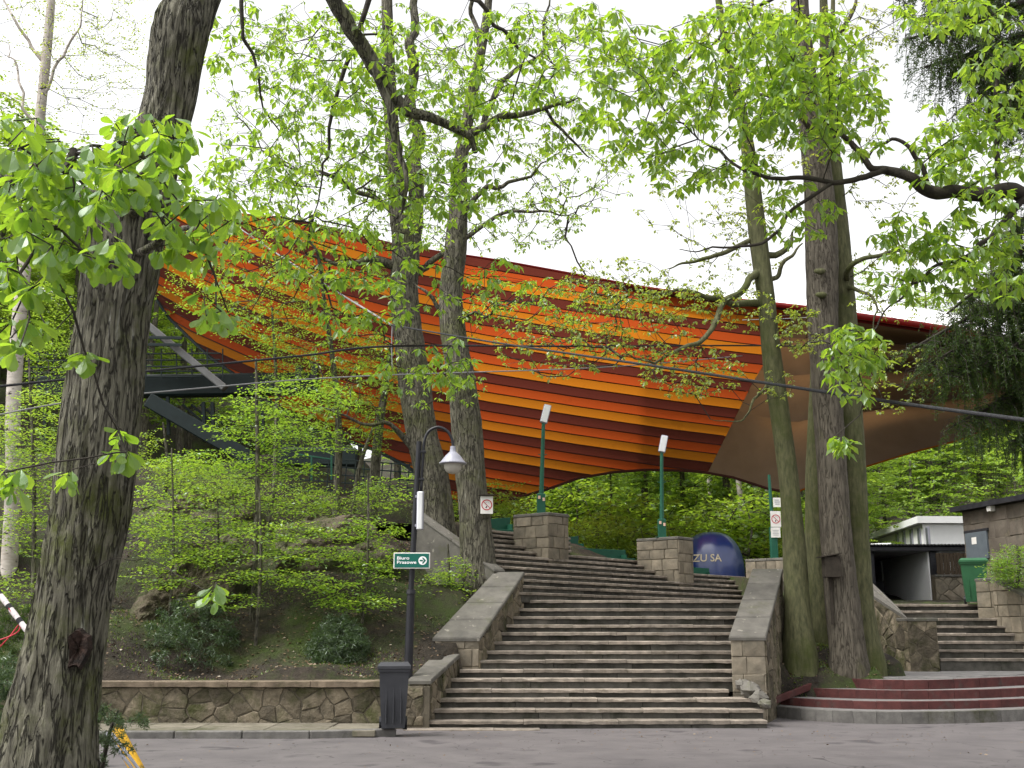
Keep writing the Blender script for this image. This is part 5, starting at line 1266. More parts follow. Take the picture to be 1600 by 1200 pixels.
# right group
tree('maple_tree', 'slim leaning trunk just right of the stair parapet', 'tree',
     [(1249, 1020, 22.6, 50), (1246, 950, 22.6, 38), (1241, 850, 22.6, 34), (1236, 790, 22.6, 30), (1231, 740, 22.6, 30), (1219, 650, 22.6, 30), (1206, 560, 22.6, 30), (1196, 460, 22.6, 28), (1183, 360, 22.6, 29), (1172, 260, 22.6, 24), (1160, 180, 22.6, 18), (1140, 100, 22.6, 14), (1120, -20, 22.6, 10), (1105, -180, 22.6, 6)],
     [[(1197, 474, 22.6, 12), (1130, 468, 22.3, 10), (1060, 455, 22, 6), (980, 450, 21.6, 3)], [(1190, 420, 22.6, 14), (1160, 440, 22.2, 11), (1110, 510, 21.7, 9), (1050, 548, 21.2, 6), (960, 565, 20.8, 3)], [(1205, 590, 22.6, 5), (1160, 650, 22, 3), (1110, 650, 21.6, 2)], [(1190, 400, 22.6, 12), (1225, 380, 22.6, 9), (1250, 350, 22.6, 7)], [(1185, 370, 22.6, 9), (1110, 400, 22.3, 7), (1040, 420, 22, 4)], [(1188, 440, 22.6, 9), (1225, 420, 22.5, 7), (1262, 372, 22.4, 5)]],
     [(1020, 465, 110, 35, 20.5, 23, 60), (880, 540, 110, 50, 20.3, 22.5, 60), (1080, 580, 90, 40, 20, 22.4, 46), (960, 440, 90, 40, 21, 23, 36), (1150, 390, 80, 80, 22.6, 23.4, 34), (1100, 320, 110, 60, 21.5, 23.5, 30), (1210, 600, 30, 30, 21.6, 22.4, 6), (1250, 515, 40, 40, 21.2, 22.2, 26), (990, 520, 110, 40, 20.5, 22.5, 34), (1400, 590, 80, 55, 19.5, 21, 24), (1150, 480, 60, 40, 21, 23, 20)],
     'young', 'barkmoss', L=.085, n=6, W=.7, bf=.3, seg=.3, r0=.0045, rmax=.06, minz=5.5, k=28, amp=.06, ridge=.03, flare=.15, seed=6, mult=3.4)
tree('linden_tree', 'thick brown trunk carrying the dark nest box', 'tree',
     [(1327, 1052, 22.6, 62), (1323, 1010, 22.6, 54), (1312, 900, 22.6, 49), (1304, 800, 22.6, 46), (1298, 700, 22.6, 44), (1291, 600, 22.6, 45), (1286, 500, 22.6, 47), (1284, 400, 22.6, 51), (1281, 320, 22.6, 47), (1275, 250, 22.6, 44), (1266, 180, 22.6, 38), (1255, 80, 22.6, 32), (1248, -20, 22.6, 28), (1240, -220, 22.6, 18)],
     [[(1262, 130, 22.6, 14), (1210, 60, 21.6, 9), (1180, -20, 21.5, 6)], [(1270, 210, 22.6, 12), (1230, 160, 21.6, 8), (1150, 140, 21.4, 5)], [(1258, 100, 22.6, 12), (1310, 40, 22.6, 9), (1340, -30, 22.6, 6)]],
     [(1180, 60, 100, 70, 20.8, 22.4, 44), (1330, 60, 70, 70, 21, 22.6, 26), (1230, 200, 90, 80, 21, 22.6, 36), (1090, 130, 90, 70, 21, 22.5, 24)],
     'young', 'barkbrown', L=.1, n=6, W=.6, bf=.3, seg=.35, r0=.005, rmax=.07, minz=11, k=36, amp=.06, ridge=.05, flare=.05, seed=7, mult=3)
for px, py, D_ in ((1281, 424, 22.2), (1283, 461, 22.22)):
    c = P(px, py, D_); V = []; F = []
    for j in range(6):
        for i in range(10):
            th_ = PI * j / 5; q = np.array([math.sin(th_) * math.cos(2 * PI * i / 10), math.sin(th_) * math.sin(2 * PI * i / 10) * .7, math.cos(th_) * .55]); V.append(c + q * .12 * (1 + .12 * math.sin(5 * i + j)))
    for j in range(5):
        for i in range(10): F.append((j * 10 + i, (j + 1) * 10 + i, (j + 1) * 10 + (i + 1) % 10, j * 10 + (i + 1) % 10))
    obj('burl', V, F, M['barkmoss'], [o for o in bpy.data.objects if o.get('label', '').startswith('thick brown trunk')][0], smooth=True)
tree('linden_tree', 'green mossy trunk pressed against the right of the thick brown one', 'tree',
     [(1354, 1042, 23.1, 54), (1342, 960, 23.1, 46), (1336, 850, 23.1, 43), (1329, 700, 23.1, 42), (1322, 600, 23.1, 42), (1316, 500, 23.1, 44), (1310, 400, 23.1, 42), (1303, 300, 23.1, 34), (1296, 200, 23.1, 26), (1290, 100, 23.1, 18), (1285, -60, 23.1, 10)],
     [[(1316, 440, 23.1, 12), (1345, 408, 22.3, 8), (1390, 396, 22.2, 6), (1450, 400, 22, 4)], [(1314, 420, 23.1, 9), (1360, 470, 22.2, 5), (1372, 520, 22.1, 3)]],
     [(1380, 400, 60, 30, 22.6, 22.8, 14), (1380, 300, 60, 40, 22.6, 22.8, 12), (1340, 150, 60, 90, 22, 23, 16), (1390, 470, 60, 30, 21.5, 22.5, 12)],
     'young', 'barkmoss', L=.09, n=6, W=.6, bf=.3, seg=.35, r0=.005, rmax=.06, minz=8, k=28, amp=.07, ridge=.04, flare=.1, seed=8, mult=3)
tree('linden_tree', 'dark mossy trunk half hidden left behind the thick brown one', 'tree',
     [(1288, 1005, 24.0, 50), (1282, 930, 24.0, 44), (1279, 800, 24.0, 40), (1281, 700, 24.0, 40), (1284, 600, 24.0, 38), (1288, 480, 24.0, 34), (1292, 380, 24.0, 26), (1298, 250, 24.0, 18), (1300, 100, 24.0, 10), (1302, -40, 24.0, 6)],
     [], [(1310, 120, 60, 90, 22.8, 24, 14)], 'young', 'barkmoss', L=.09, n=6, W=.6, bf=.3, seg=.35, r0=.005, rmax=.05, minz=10, k=24, amp=.1, ridge=.03, flare=.2, seed=9)
# birch, far left
tree('birch_tree', 'pale slender birch at the left edge behind the big oak', 'tree',
     [(12, 930, 24, 26), (20, 760, 24, 22), (20, 650, 24, 22), (28, 520, 24, 22), (40, 400, 24, 20), (52, 280, 24, 18), (65, 160, 24, 16), (75, 60, 24, 15), (82, -30, 24, 12), (92, -220, 24, 6)],
     [[(70, 100, 24, 7), (30, 40, 24, 5), (5, -20, 24, 3)], [(60, 200, 24, 6), (25, 130, 24, 4), (10, 60, 24, 3)], [(66, 150, 24, 6), (120, 60, 24, 4), (140, 0, 24, 3)]],
     [(60, 90, 110, 120, 23, 25, 130), (170, 130, 70, 110, 23.5, 26, 90), (150, 30, 90, 60, 23, 26, 50)],
     'young', 'birch', style='spray', L=.06, n=8, W=.7, span=.3, tilt=.6, bf=.25, seg=.35, r0=.004, rmax=.03, minz=8, k=14, amp=.04, seed=10, mult=1.6)

# ------------------------------------------------------------------ saplings and shrubs on the bank
def sapling(label, base, top, spots, seed, w=9, mid=None, L=.075, n=13, leafm='beech', barkm='bark', name='beech_sapling', cat='sapling', group='young beeches on the bank', span=.5, tilt=.28):
    D = base[2]; m_ = mid or ((base[0] + top[0]) / 2 + 6, (base[1] + top[1]) / 2, D)
    b = P(*base); gzv = tz(b[0], b[1])
    pts = [(base[0], base[1] + 12, D, w * 1.2), (m_[0], m_[1], D, w), (top[0], top[1], D, w * .5)]
    return tree(name, label, cat, pts, [], spots, leafm, barkm, style='spray', L=L, n=n, W=.66, span=span, tilt=tilt, bf=.25, seg=.25, r0=.0025, rmax=.018, k=10, amp=.06, seed=seed, group=group, sag=.06, mult=2.7)
sapling('beech sapling with flat bright tiers of leaves above the mossy rock', (392, 1000, 21.5), (400, 560), [(455, 620, 95, 30, 21, 23.5, 50), (400, 665, 80, 26, 21, 23, 34), (330, 720, 80, 18, 21, 23, 22), (470, 690, 70, 26, 21, 23, 26), (400, 735, 110, 16, 21, 22.5, 30)], 20, w=7)
sapling('beech sapling spreading low tiers in front of the dark slope', (398, 1015, 20.8), (405, 760), [(440, 830, 90, 16, 20.3, 22, 34), (490, 866, 80, 13, 20.3, 22, 28), (430, 902, 90, 12, 20.2, 21.6, 26), (350, 938, 70, 12, 20.2, 21.2, 14), (500, 912, 60, 10, 20.3, 21.3, 14), (340, 870, 60, 14, 20.3, 21.6, 14), (560, 940, 50, 10, 20.3, 21.3, 10), (420, 790, 100, 14, 21, 22.5, 24)], 21, w=5)
sapling('beech sapling beside the right edge of the oak trunk', (262, 1000, 21), (268, 700), [(265, 850, 65, 28, 20.4, 22, 30), (275, 780, 70, 28, 20.5, 22.3, 30), (255, 900, 45, 20, 20.4, 21.4, 14), (290, 730, 60, 20, 20.8, 22.4, 18)], 22, w=4)
sapling('leafy beech sapling at the left edge behind the oak', (50, 1000, 21), (45, 560), [(55, 660, 70, 50, 20.5, 22.5, 55), (60, 740, 70, 45, 20.5, 22.5, 50), (50, 830, 60, 40, 20.4, 22, 36), (40, 920, 50, 30, 20.4, 21.6, 20)], 23, w=6)
sapling('beech sapling left of the lamp post with small scattered leaves', (562, 1000, 21), (575, 740), [(570, 830, 60, 22, 20.6, 22, 26), (590, 880, 45, 30, 20.6, 22, 26), (545, 935, 50, 20, 20.5, 21.4, 18), (600, 770, 40, 30, 21, 22.4, 14)], 24, w=4)
sapling('bushy young beech at the foot of the two middle trunks', (690, 985, 23.2), (700, 850), [(690, 940, 45, 45, 22.6, 24, 60), (655, 960, 30, 40, 22.4, 23.6, 26), (710, 900, 25, 30, 22.8, 23.4, 16)], 25, w=5)
sapling('thin beech with sprays in front of the striped cloth, left part', (428, 770, 28.5), (425, 480), [(400, 490, 90, 50, 27, 30, 44), (450, 560, 60, 36, 27, 29.5, 28), (310, 450, 50, 45, 27, 30, 26)], 26, w=6, L=.07)
sapling('thin beech with sprays in front of the striped cloth, nearer the lamp', (525, 805, 28), (500, 420), [(500, 540, 90, 50, 27, 29.5, 46), (560, 600, 70, 36, 27, 29, 34), (520, 640, 80, 26, 26.6, 29, 30), (450, 450, 70, 40, 27, 29.5, 26)], 27, w=10, L=.07, mid=(528, 640, 28))
sapling('two-toned young trunk leaning right behind the lamp post', (582, 800, 27.5), (612, 540), [(600, 650, 50, 30, 26.5, 28, 18), (590, 560, 50, 40, 26.5, 28.5, 20)], 28, w=14, L=.07, mid=(590, 690, 27.5))
sapling('crooked thin sapling behind the lamp post', (548, 810, 27), (590, 650), [(570, 690, 40, 20, 26.5, 27.5, 12)], 29, w=7, L=.065, mid=(562, 730, 27))
sapling('low bright beech shrub on the terrace edge', (420, 800, 26), (430, 700), [(400, 765, 100, 22, 25, 27, 50), (480, 790, 80, 24, 25, 27, 40), (560, 780, 70, 30, 25.4, 27, 30), (330, 760, 60, 26, 25, 27, 26)], 30, w=5, L=.065)
sapling('pale green shrub under the grandstand brace', (255, 790, 27), (255, 660), [(260, 735, 80, 18, 26, 28.5, 40), (320, 752, 70, 16, 26, 28, 30), (225, 690, 30, 22, 26.5, 28.5, 12)], 31, w=5, L=.07)
sapling('leafy shrub filling the slope left of the oak trunk', (-20, 900, 23), (-10, 640), [(-10, 700, 60, 70, 22, 24, 40), (90, 590, 60, 60, 25, 28, 50), (60, 500, 80, 60, 26, 29, 60)], 32, w=6, L=.065)
sapling('overhanging beech tier above the rock face', (330, 960, 22.5), (340, 780), [(330, 820, 60, 16, 22, 23.5, 26), (380, 860, 70, 12, 21.8, 23, 20), (250, 820, 50, 18, 22, 23.5, 22)], 33, w=4)
sapling('light green bush on the pale wall at the right edge', (1585, 925, 26.6), (1588, 850), [(1590, 885, 36, 34, 26, 27.4, 90), (1560, 890, 16, 20, 26.2, 27, 20), (1640, 890, 30, 40, 26, 27.6, 40)], 34, w=5, L=.06, name='shrub', cat='bush', group=None, tilt=.5)
def needles(T, n, L, rng, hang=0.): # loose needle tufts
    T = np.repeat(T, n, 0); m = len(T); D = rng.normal(0, 1, (m, 3)) + np.array([0, 0, -hang]); l = L * rng.uniform(.6, 1.2, m)
    return T + rng.normal(0, L * .3, (m, 3)), D, rng.normal(0, 1, (m, 3)), l, l * .16
def conifer_bush(label, c, rx_, ry_, D, seed, leafm='needle2', n=300, name='yew_bush'):
    rng = np.random.default_rng(500 + seed); b = P(c[0], c[1] + ry_, D); t = thing(name, label, 'bush', b)
    r_, h = rx_ * MPP(D), 2 * ry_ * MPP(D); ends = []
    stems = []
    for i in range(n):
        a = rng.uniform(0, 2 * PI); q = math.sqrt(rng.uniform(.02, 1)); z = h * rng.uniform(.05, 1) * (1 - .55 * q * q)
        ends.append(b + np.array([math.cos(a) * r_ * q, math.sin(a) * r_ * q, z]))
    ends = np.array(ends); base = [(np.array([b - EZ * .1, b + EZ * h * .3, b + EZ * h * .6]), np.array([.02, .015, .01]))]
    pos, par, g, rg = grow(base, ends, bf=.3, seg=.15, rng=rng); bm_ = branchmesh(pos, par, g, rg, r0=.0025, rmax=.015)
    fobj('stems', bm_[0], bm_[1], M['twig'], t)
    lv = needles(pos[g:], 32, .085, rng, .25); V, F = leaves(*lv, tpl=TC); fobj('foliage', V, F, M[leafm], t)
conifer_bush('dark green yew bush on the slope above the road wall', (300, 985), 72, 56, 20.6, 1)
conifer_bush('smaller dark yew bush between the sapling and the lamp post', (528, 1003), 46, 40, 20.4, 2)
conifer_bush('dark conifer bush at the bottom left behind the oak', (25, 1080), 60, 70, 13, 3, n=150)
conifer_bush('small dark bush at the left edge on the slope', (20, 985), 40, 40, 19.8, 4, 'needle', n=90)

# ------------------------------------------------------------------ spruce at the right edge with hanging twigs
def spruce():
    rng = np.random.default_rng(77)
    tp, tr = px_path([(1735, 1180, 13, 60), (1735, 800, 13, 52), (1735, 300, 13, 42), (1735, -200, 13, 34), (1735, -700, 13, 22)])
    t = thing('spruce_tree', 'dark spruce at the right edge with curtains of hanging twigs', 'tree', tp[0])
    bark('trunk', tp, tr, M['barkbrown'], t, k=16, amp=.06, ridge=.03)
    paths = [[(1735, -190, 13, 12), (1560, -70, 12, 8), (1400, 0, 11.4, 4)], [(1735, -110, 13, 12), (1560, -20, 12.2, 8), (1440, 30, 11.6, 4)], [(1735, -20, 13, 12), (1580, 60, 12.1, 8), (1445, 105, 11.5, 4)], [(1735, 370, 13, 14), (1600, 480, 12.2, 8), (1450, 570, 11.8, 4)], [(1735, 450, 13, 14), (1640, 560, 12.5, 8), (1540, 640, 12.2, 4)], [(1735, -70, 13, 14), (1560, 20, 12, 9), (1415, 62, 11.4, 4)], [(1735, 30, 13, 14), (1600, 100, 12.2, 8), (1480, 118, 11.6, 4)], [(1735, 60, 12.8, 12), (1640, 90, 12, 8), (1520, 60, 11.6, 4)], [(1735, 110, 13, 12), (1610, 150, 12.2, 7), (1535, 160, 11.8, 3)],
             [(1735, 260, 13, 14), (1600, 390, 12.4, 8), (1480, 490, 12, 4)], [(1735, 340, 13, 15), (1590, 450, 12.3, 9), (1425, 545, 11.9, 4)], [(1735, 400, 13, 15), (1590, 520, 12.4, 9), (1470, 590, 12, 4)], [(1735, 480, 13, 14), (1620, 590, 12.4, 8), (1490, 665, 12.1, 4)], [(1735, 540, 13, 13), (1660, 630, 12.6, 8), (1585, 690, 12.3, 4)],
             [(1735, 200, 13, 12), (1640, 300, 12.4, 7), (1560, 380, 12.1, 3)], [(1735, 310, 13, 13), (1640, 400, 12.3, 8), (1540, 470, 12., 4)], [(1735, 430, 13, 13), (1650, 500, 12.2, 8), (1550, 560, 11.9, 4)]]
    TW = []; NP = []; off = 0; Fs = []
    for pi_, pth in enumerate(paths):
        lp, lr = px_path(pth, 14); bark('branch', lp, lr, M['twig'], t, k=6, amp=.04)
        m_ = len(lp)
        for i in range(3, m_):
            for _ in range(7 if i < m_ - 5 else 5):
                ln = rng.uniform(.18, .62) * (1 if i < m_ - 4 else .6); a = rng.uniform(0, 2 * PI); sp = rng.uniform(.05, .4)
                p0 = lp[i] + rng.normal(0, .03, 3); p1 = p0 + np.array([math.cos(a) * sp, math.sin(a) * sp, -ln * .35]); p2 = p1 + np.array([math.cos(a) * .05, math.sin(a) * .05, -ln * .75])
                V, F = tube([p0, p1, p2], [.004, .003, .002], 3); TW.append(V); Fs.append(F + off); off += len(V)
                kk = int(ln * (210 if i < m_ - 8 else 130))
                u = rng.uniform(0.05, 1, kk)[:, None]; q = (1 - u) ** 2 * p0 + 2 * u * (1 - u) * p1 + u * u * p2; NP.append(q)
    fobj('hanging_twigs', np.vstack(TW), np.vstack(Fs), M['twig'], t)
    q = np.vstack(NP); m = len(q); D = rng.normal(0, 1, (m, 3)) * np.array([1, 1, .5]) + np.array([0, 0, -.7]); l = rng.uniform(.03, .06, m)
    V, F = leaves(q, D, rng.normal(0, 1, (m, 3)), l, l * .22, tpl=TC); fobj('needles', V, F, M['needle'], t)
    q2 = q[rng.random(m) < .3]; m = len(q2); D = rng.normal(0, 1, (m, 3)) + np.array([0, 0, -.5]); l = rng.uniform(.03, .05, m)
    V, F = leaves(q2, D, rng.normal(0, 1, (m, 3)), l, l * .2, tpl=TC); fobj('fresh_needles', V, F, M['needle2'], t)
spruce()

# ------------------------------------------------------------------ forest behind
def forest_proto(name, label, cat, h, r_, seed, leafm, group, kind='round', nt_=230, nl=26, L=.24, barkm='bark'):
    rng = np.random.default_rng(300 + seed); t = thing(name, label, cat, (0, 0, 0), group)
    if kind == 'round':
        tp = np.array([(0, 0, -.3), (.05, .05, h * .3), (-.1, .1, h * .6), (.1, 0, h * .9)]); tr = np.array([.02, .017, .011, .004]) * h * .8
        T = []
        while len(T) < nt_:
            q = rng.uniform(-1, 1, 3)
            s = np.linalg.norm(q)
            if s > 1 or s < .35: continue
            T.append(np.array([q[0] * r_, q[1] * r_, h * .56 + q[2] * h * .44]) + rng.normal(0, .2, 3))
        T = np.array(T)
        # clumpy gaps
        keep = np.array([noise.noise((a[0] * .55 + seed, a[1] * .55, a[2] * .55)) > -.22 for a in T]); T = T[keep]
        sp = smoothpath(np.hstack([tp, tr[:, None]]), 4); pos, par, g, rg = grow([(sp[:, :3], sp[:, 3])], T, bf=.3, seg=.7, minz=h * .12, rng=rng)
        lv = spray(T, nl, L, .7, 1.25, .4, rng)
    else:
        tp = np.array([(0, 0, -.3), (0, 0, h * .5), (0, 0, h)]); tr = np.array([.014, .009, .002]) * h
        T = []
        for _ in range(nt_):
            z = h * rng.uniform(.08, 1); a = rng.uniform(0, 2 * PI); q = r_ * (1 - z / h) * rng.uniform(.35, 1) + .1; T.append((q * math.cos(a), q * math.sin(a), z - q * .35))
        T = np.array(T); sp = smoothpath(np.hstack([tp, tr[:, None]]), 6); pos, par, g, rg = grow([(sp[:, :3], sp[:, 3])], T, bf=.5, seg=.7, rng=rng)
        lv = spray(T, nl, L, .38, 1.0, .35, rng)
    V, F = tube(sp[:, :3], sp[:, 3], 8); fobj('trunk', V, F, M[barkm], t, smooth=True)
    bm_ = branchmesh(pos, par, g, rg, r0=.008, rmax=.12); fobj('branches', bm_[0], bm_[1], M['twig'], t)
    V, F = leaves(*lv, tpl=TC); fobj('crown', V, F, M[leafm], t); return t
def copy_tree(o):
    c = o.copy(); COL.objects.link(c)
    for ch in list(o.children):
        d = ch.copy(); COL.objects.link(d); d.parent = c
    return c
GF = {'a': 'bright green trees of the wood behind the theatre', 'b': 'darker trees of the wood behind the theatre', 'c': 'feathery conifers of the wood behind the theatre'}
PROT = [(forest_proto('forest_tree', 'bright spring green broadleaf tree in the wood beyond the roof', 'tree', 13, 3.6, 1, 'far1', GF['a']), 'a'), (forest_proto('forest_tree', 'bright spring green broadleaf tree in the wood beyond the roof', 'tree', 11, 3.9, 2, 'far1', GF['a']), 'a'),
        (forest_proto('forest_tree', 'bright spring green broadleaf tree in the wood beyond the roof', 'tree', 15, 3.5, 3, 'far1', GF['a'], nt_=260), 'a'), (forest_proto('forest_tree', 'darker green broadleaf tree in the wood beyond the roof', 'tree', 13, 3.5, 4, 'far2', GF['b']), 'b'),
        (forest_proto('conifer_tree', 'feathery conifer standing in the wood beyond the roof', 'tree', 12, 2.6, 5, 'far2', GF['c'], 'cone', 300, 22, .26, 'barkbrown'), 'c')]
rf = random.Random(12); used = set(); placed = []
def put(px, D, sc=1., kind=None):
    x = P(px, 800, D)[0]; z = tz(x, D)
    i = kind if kind is not None else rf.choice([0, 1, 2, 0, 1, 2, 3, 4])
    o = PROT[i][0] if i not in used else copy_tree(PROT[i][0]); used.add(i)
    s = sc * rf.uniform(.8, 1.2); o.location = (x, D, z - .1); o.scale = (s * rf.uniform(.9, 1.1), s * rf.uniform(.9, 1.1), s); o.rotation_euler = (0, 0, rf.uniform(0, 6.28))
for D in (47, 53, 60, 68, 78, 90):
    for px in range(690, 1310, 62): put(px + rf.uniform(-26, 26), D + rf.uniform(-3, 3), .72 if D < 60 else .9)
for D in (58, 66, 75, 86, 98, 112):
    for px in range(1300, 1740, 58): put(px + rf.uniform(-24, 24), D + rf.uniform(-4, 4), .75 if D < 70 else .95, rf.choice([0, 1, 2, 0, 1, 2, 3]))
for D in (43, 50, 58, 68): 
    for px in range(-90, 330, 60): put(px + rf.uniform(-24, 24), D + rf.uniform(-3, 3), .8)
for px, D in ((380, 52), (460, 50), (540, 52), (620, 50), (420, 58), (560, 60)): put(px, D, .6)
# conifers and shrubs close behind the pedestals
for px, D, s in ((955, 42, .55), (1010, 44, .6), (905, 43, .5), (1065, 47, .62), (760, 40, .45)): put(px, D, s, 4)
SH = forest_proto('shrub', 'low green shrub between the upper stairs and the wood', 'bush', 2.6, 1.5, 9, 'far1', 'low shrubs behind the upper stairs', nt_=120, nl=16, L=.16)
first = True
for px, D in ((895, 41), (930, 43), (975, 44), (1020, 42.5), (1060, 45), (1090, 47), (1140, 48), (1175, 47), (1215, 46), (1250, 45), (820, 43), (850, 44), (1000, 47), (940, 47), (770, 36), (800, 38), (900, 36), (930, 37.5), (965, 38), (1000, 38.5), (1040, 40), (1165, 41), (1195, 42), (1230, 40), (1260, 38), (700, 36), (1150, 44), (985, 41), (1100, 45), (870, 40)):
    o = SH if first else copy_tree(SH); first = False; x = P(px, 800, D)[0]; s = rf.uniform(.55, .95) * (1.75 if D > 40.5 and px > 810 else 1); o.location = (x, D, tz(x, D) - .15); o.scale = (s, s, s * rf.uniform(.8, 1.2)); o.rotation_euler = (0, 0, rf.uniform(0, 6))
for i, (px, D, wd, lab) in enumerate(((1156, 44, 9, 'white birch trunk just right of the blue dome'), (1181, 46, 9, 'white birch trunk left of the green notice post'), (1198, 50, 7, 'thin birch trunk beside the green notice post'), (1110, 56, 8, 'distant pale birch trunk behind the blue dome'))):
    tree('birch_tree', lab, 'tree', [(px + 10, 890, D, wd * 1.2), (px + 3, 800, D, wd), (px - 4, 720, D, wd * .9), (px - 6, 560, D, wd * .6)], [], [(px, 640, 60, 60, D - 1, D + 1, 40), (px, 720, 40, 30, D - 1, D + 1, 14)], 'far1', 'birch', style='spray', L=.14, n=10, W=.7, span=.7, tilt=.5, seg=.5, r0=.005, rmax=.04, k=10, seed=40 + i, minz=7)
tree('blossom_shrub', 'shrub with small pale blossoms left of the birches', 'bush', [(1128, 890, 43, 6), (1126, 850, 43, 5), (1124, 800, 43, 3)], [], [(1125, 810, 40, 36, 42, 44, 60)], 'young', 'bark', style='spray', L=.07, n=9, W=.9, span=.5, tilt=.8, seg=.4, r0=.005, rmax=.03, k=6, seed=50)

# ------------------------------------------------------------------ rock outcrops on the bank
def outcrop(label, pts, seed, thick=.9):
    """rock slab whose face follows photo points (px, py, D): a bulging solid"""
    q = np.array([P(*p) for p in pts]); c = q.mean(0); n = len(q); V = []; F = []; rg_ = random.Random(seed)
    ring = []
    for i in range(n):
        a, b = q[i], q[(i + 1) % n]
        for u in np.arange(12) / 12: ring.append(a + (b - a) * u)
    ring = np.array(ring); m = len(ring); L_ = 18
    t = thing('rock_outcrop', label, 'rock', c - EZ)
    for j in range(L_):
        f_ = 1 - j / L_
        for p in ring:
            v = c + (p - c) * f_; out_ = math.sqrt(max(0, 1 - f_ * f_)) * thick
            v = v + np.array([.1, -1, .35]) * out_ * .5; nz = noise.fractal(Vector(v * 1.1) + Vector((seed, 0, 0)), .7, 2.1, 6) * .3 - abs(noise.noise(Vector(v * np.array([.9, .9, 2.6])))) * .22
            V.append(v + np.array([.3, -1, .3]) * nz)
    V.append(c + np.array([.1, -1, .35]) * thick * .5)
    back = len(V)
    for p in ring: V.append(p + np.array([0, 1.2, -.5]))
    for j in range(L_ - 1):
        for i in range(m): F.append((j * m + i, j * m + (i + 1) % m, (j + 1) * m + (i + 1) % m, (j + 1) * m + i))
    for i in range(m): F += [((L_ - 1) * m + i, (L_ - 1) * m + (i + 1) % m, L_ * m), (back + i, back + (i + 1) % m, (i + 1) % m, i)]
    obj('rock_face', V, F, M['rock'], t, smooth=False)
outcrop('bare brown rock slope rising behind the low road wall beside the oak', [(165, 1062, 19.9), (255, 1055, 20.2), (330, 960, 21.6), (400, 880, 23.2), (370, 830, 24), (290, 850, 23.2), (215, 930, 21.6), (180, 1000, 20.6)], 3, .5)
outcrop('rounded mossy boulder high on the bank left of the lamp post', [(430, 890, 23.5), (520, 905, 23.2), (610, 900, 23.2), (625, 860, 24), (570, 812, 25), (490, 805, 25.4), (430, 830, 24.6)], 8, .9)
outcrop('dark shaded rock under the terrace wall', [(210, 840, 25), (300, 850, 24.8), (400, 800, 26), (390, 765, 27), (280, 770, 27), (215, 800, 26)], 13, .7)

# ------------------------------------------------------------------ ground cover
def scatter(name, n, region, fn, m, lo=.0, seed=1):
    rng = np.random.default_rng(seed); x = rng.uniform(region[0], region[1], n); y = rng.uniform(region[2], region[3], n)
    ok = (x < s1_left(y) - .35) | (x > s1_right(y) + .35) if True else None
    ok &= ~((x * A2[0] + y * A2[1] > C2 - 1.5) & (x > -1.8) & (x < 5.2) & (y > 22))
    ok &= ~((x > 5.2) & (y < 21.9)) & ~((x > 7.6) & (y < 29))
    x, y = x[ok], y[ok]; z = bilin(x, y) + .004
    return x, y, z, rng
zi = lambda a, g: np.clip(np.searchsorted(g, a) - 1, 0, len(g) - 2)
def bilin(x, y):
    i, j = zi(x, gx), zi(y, gy); u = (x - gx[i]) / (gx[i + 1] - gx[i]); v = (y - gy[j]) / (gy[j + 1] - gy[j])
    return Z[j, i] * (1 - u) * (1 - v) + Z[j, i + 1] * u * (1 - v) + Z[j + 1, i] * (1 - u) * v + Z[j + 1, i + 1] * u * v
x, y, z, rng = scatter('litter', 16000, (-9.5, 7.6, 19.35, 27), None, None, seed=3); m = len(x)
D = rng.normal(0, 1, (m, 3)) * np.array([1, 1, .3]); l = rng.uniform(.03, .08, m)
V, F = leaves(np.stack([x, y, z + .01], 1), D, np.array([0, 0, 1.]) + rng.normal(0, .4, (m, 3)), l, l * .6, tpl=TC); fobj('leaf_litter', V, F, M['litter'], kind='stuff')
x, y, z, rng = scatter('moss', 60000, (-10, 7.7, 19.3, 32), None, None, seed=4)
keep = np.array([noise.noise((a * .8, b * .8, 3.3)) > (.02 if a < 4 else -.25) for a, b in zip(x, y)]); x, y, z = x[keep], y[keep], z[keep]; m = len(x)
D = rng.normal(0, .6, (m, 3)) + np.array([0, 0, 1.]); l = rng.uniform(.025, .07, m)
V, F = leaves(np.stack([x, y, z - .005], 1), D, rng.normal(0, 1, (m, 3)), l, l * .3, tpl=TC); fobj('grass', V, F, M['moss'], kind='stuff')

rng = np.random.default_rng(8); x = rng.uniform(4.5, 8.2, 30000); y = rng.uniform(21.2, 27, 30000)
ok = (x > s1_right(y) + .5) & (x > 4.55) & ~((y < 22.5) & (x > 5.6)) & ~((x > 7.3) & (y < 25.5) & (x > 7.3 + (y - 22.5) * .1)); x, y = x[ok], y[ok]
keep = np.array([noise.noise((a * 1.1, b * 1.1, 9.3)) > -.2 for a, b in zip(x, y)]); x, y = x[keep], y[keep]; z = bilin(x, y); m = len(x)
D = rng.normal(0, .7, (m, 3)) + np.array([0, 0, .8]); l = rng.uniform(.025, .07, m)
V, F = leaves(np.stack([x, y, z - .005], 1), D, rng.normal(0, 1, (m, 3)), l, l * .35, tpl=TC); fobj('moss', V, F, M['moss'], kind='stuff')
rng = np.random.default_rng(18); m = 420; x = rng.uniform(-8, 11, m); y = 13.5 + 5.2 * rng.uniform(0, 1, m) ** .45; l = rng.uniform(.02, .055, m); ok = (y < np.array([kline(a) if a < -1.8 else 18.6 for a in x]) - .03); x, y, l = x[ok], y[ok], l[ok]; m = len(x)
V, F = leaves(np.stack([x, y, np.full(m, .022)], 1), rng.normal(0, 1, (m, 3)) * np.array([1, 1, .15]), np.array([0, 0, 1.]) + rng.normal(0, .3, (m, 3)), l, l * .6, tpl=TC); fobj('fallen_leaves', V, F, M['litter'], kind='stuff')

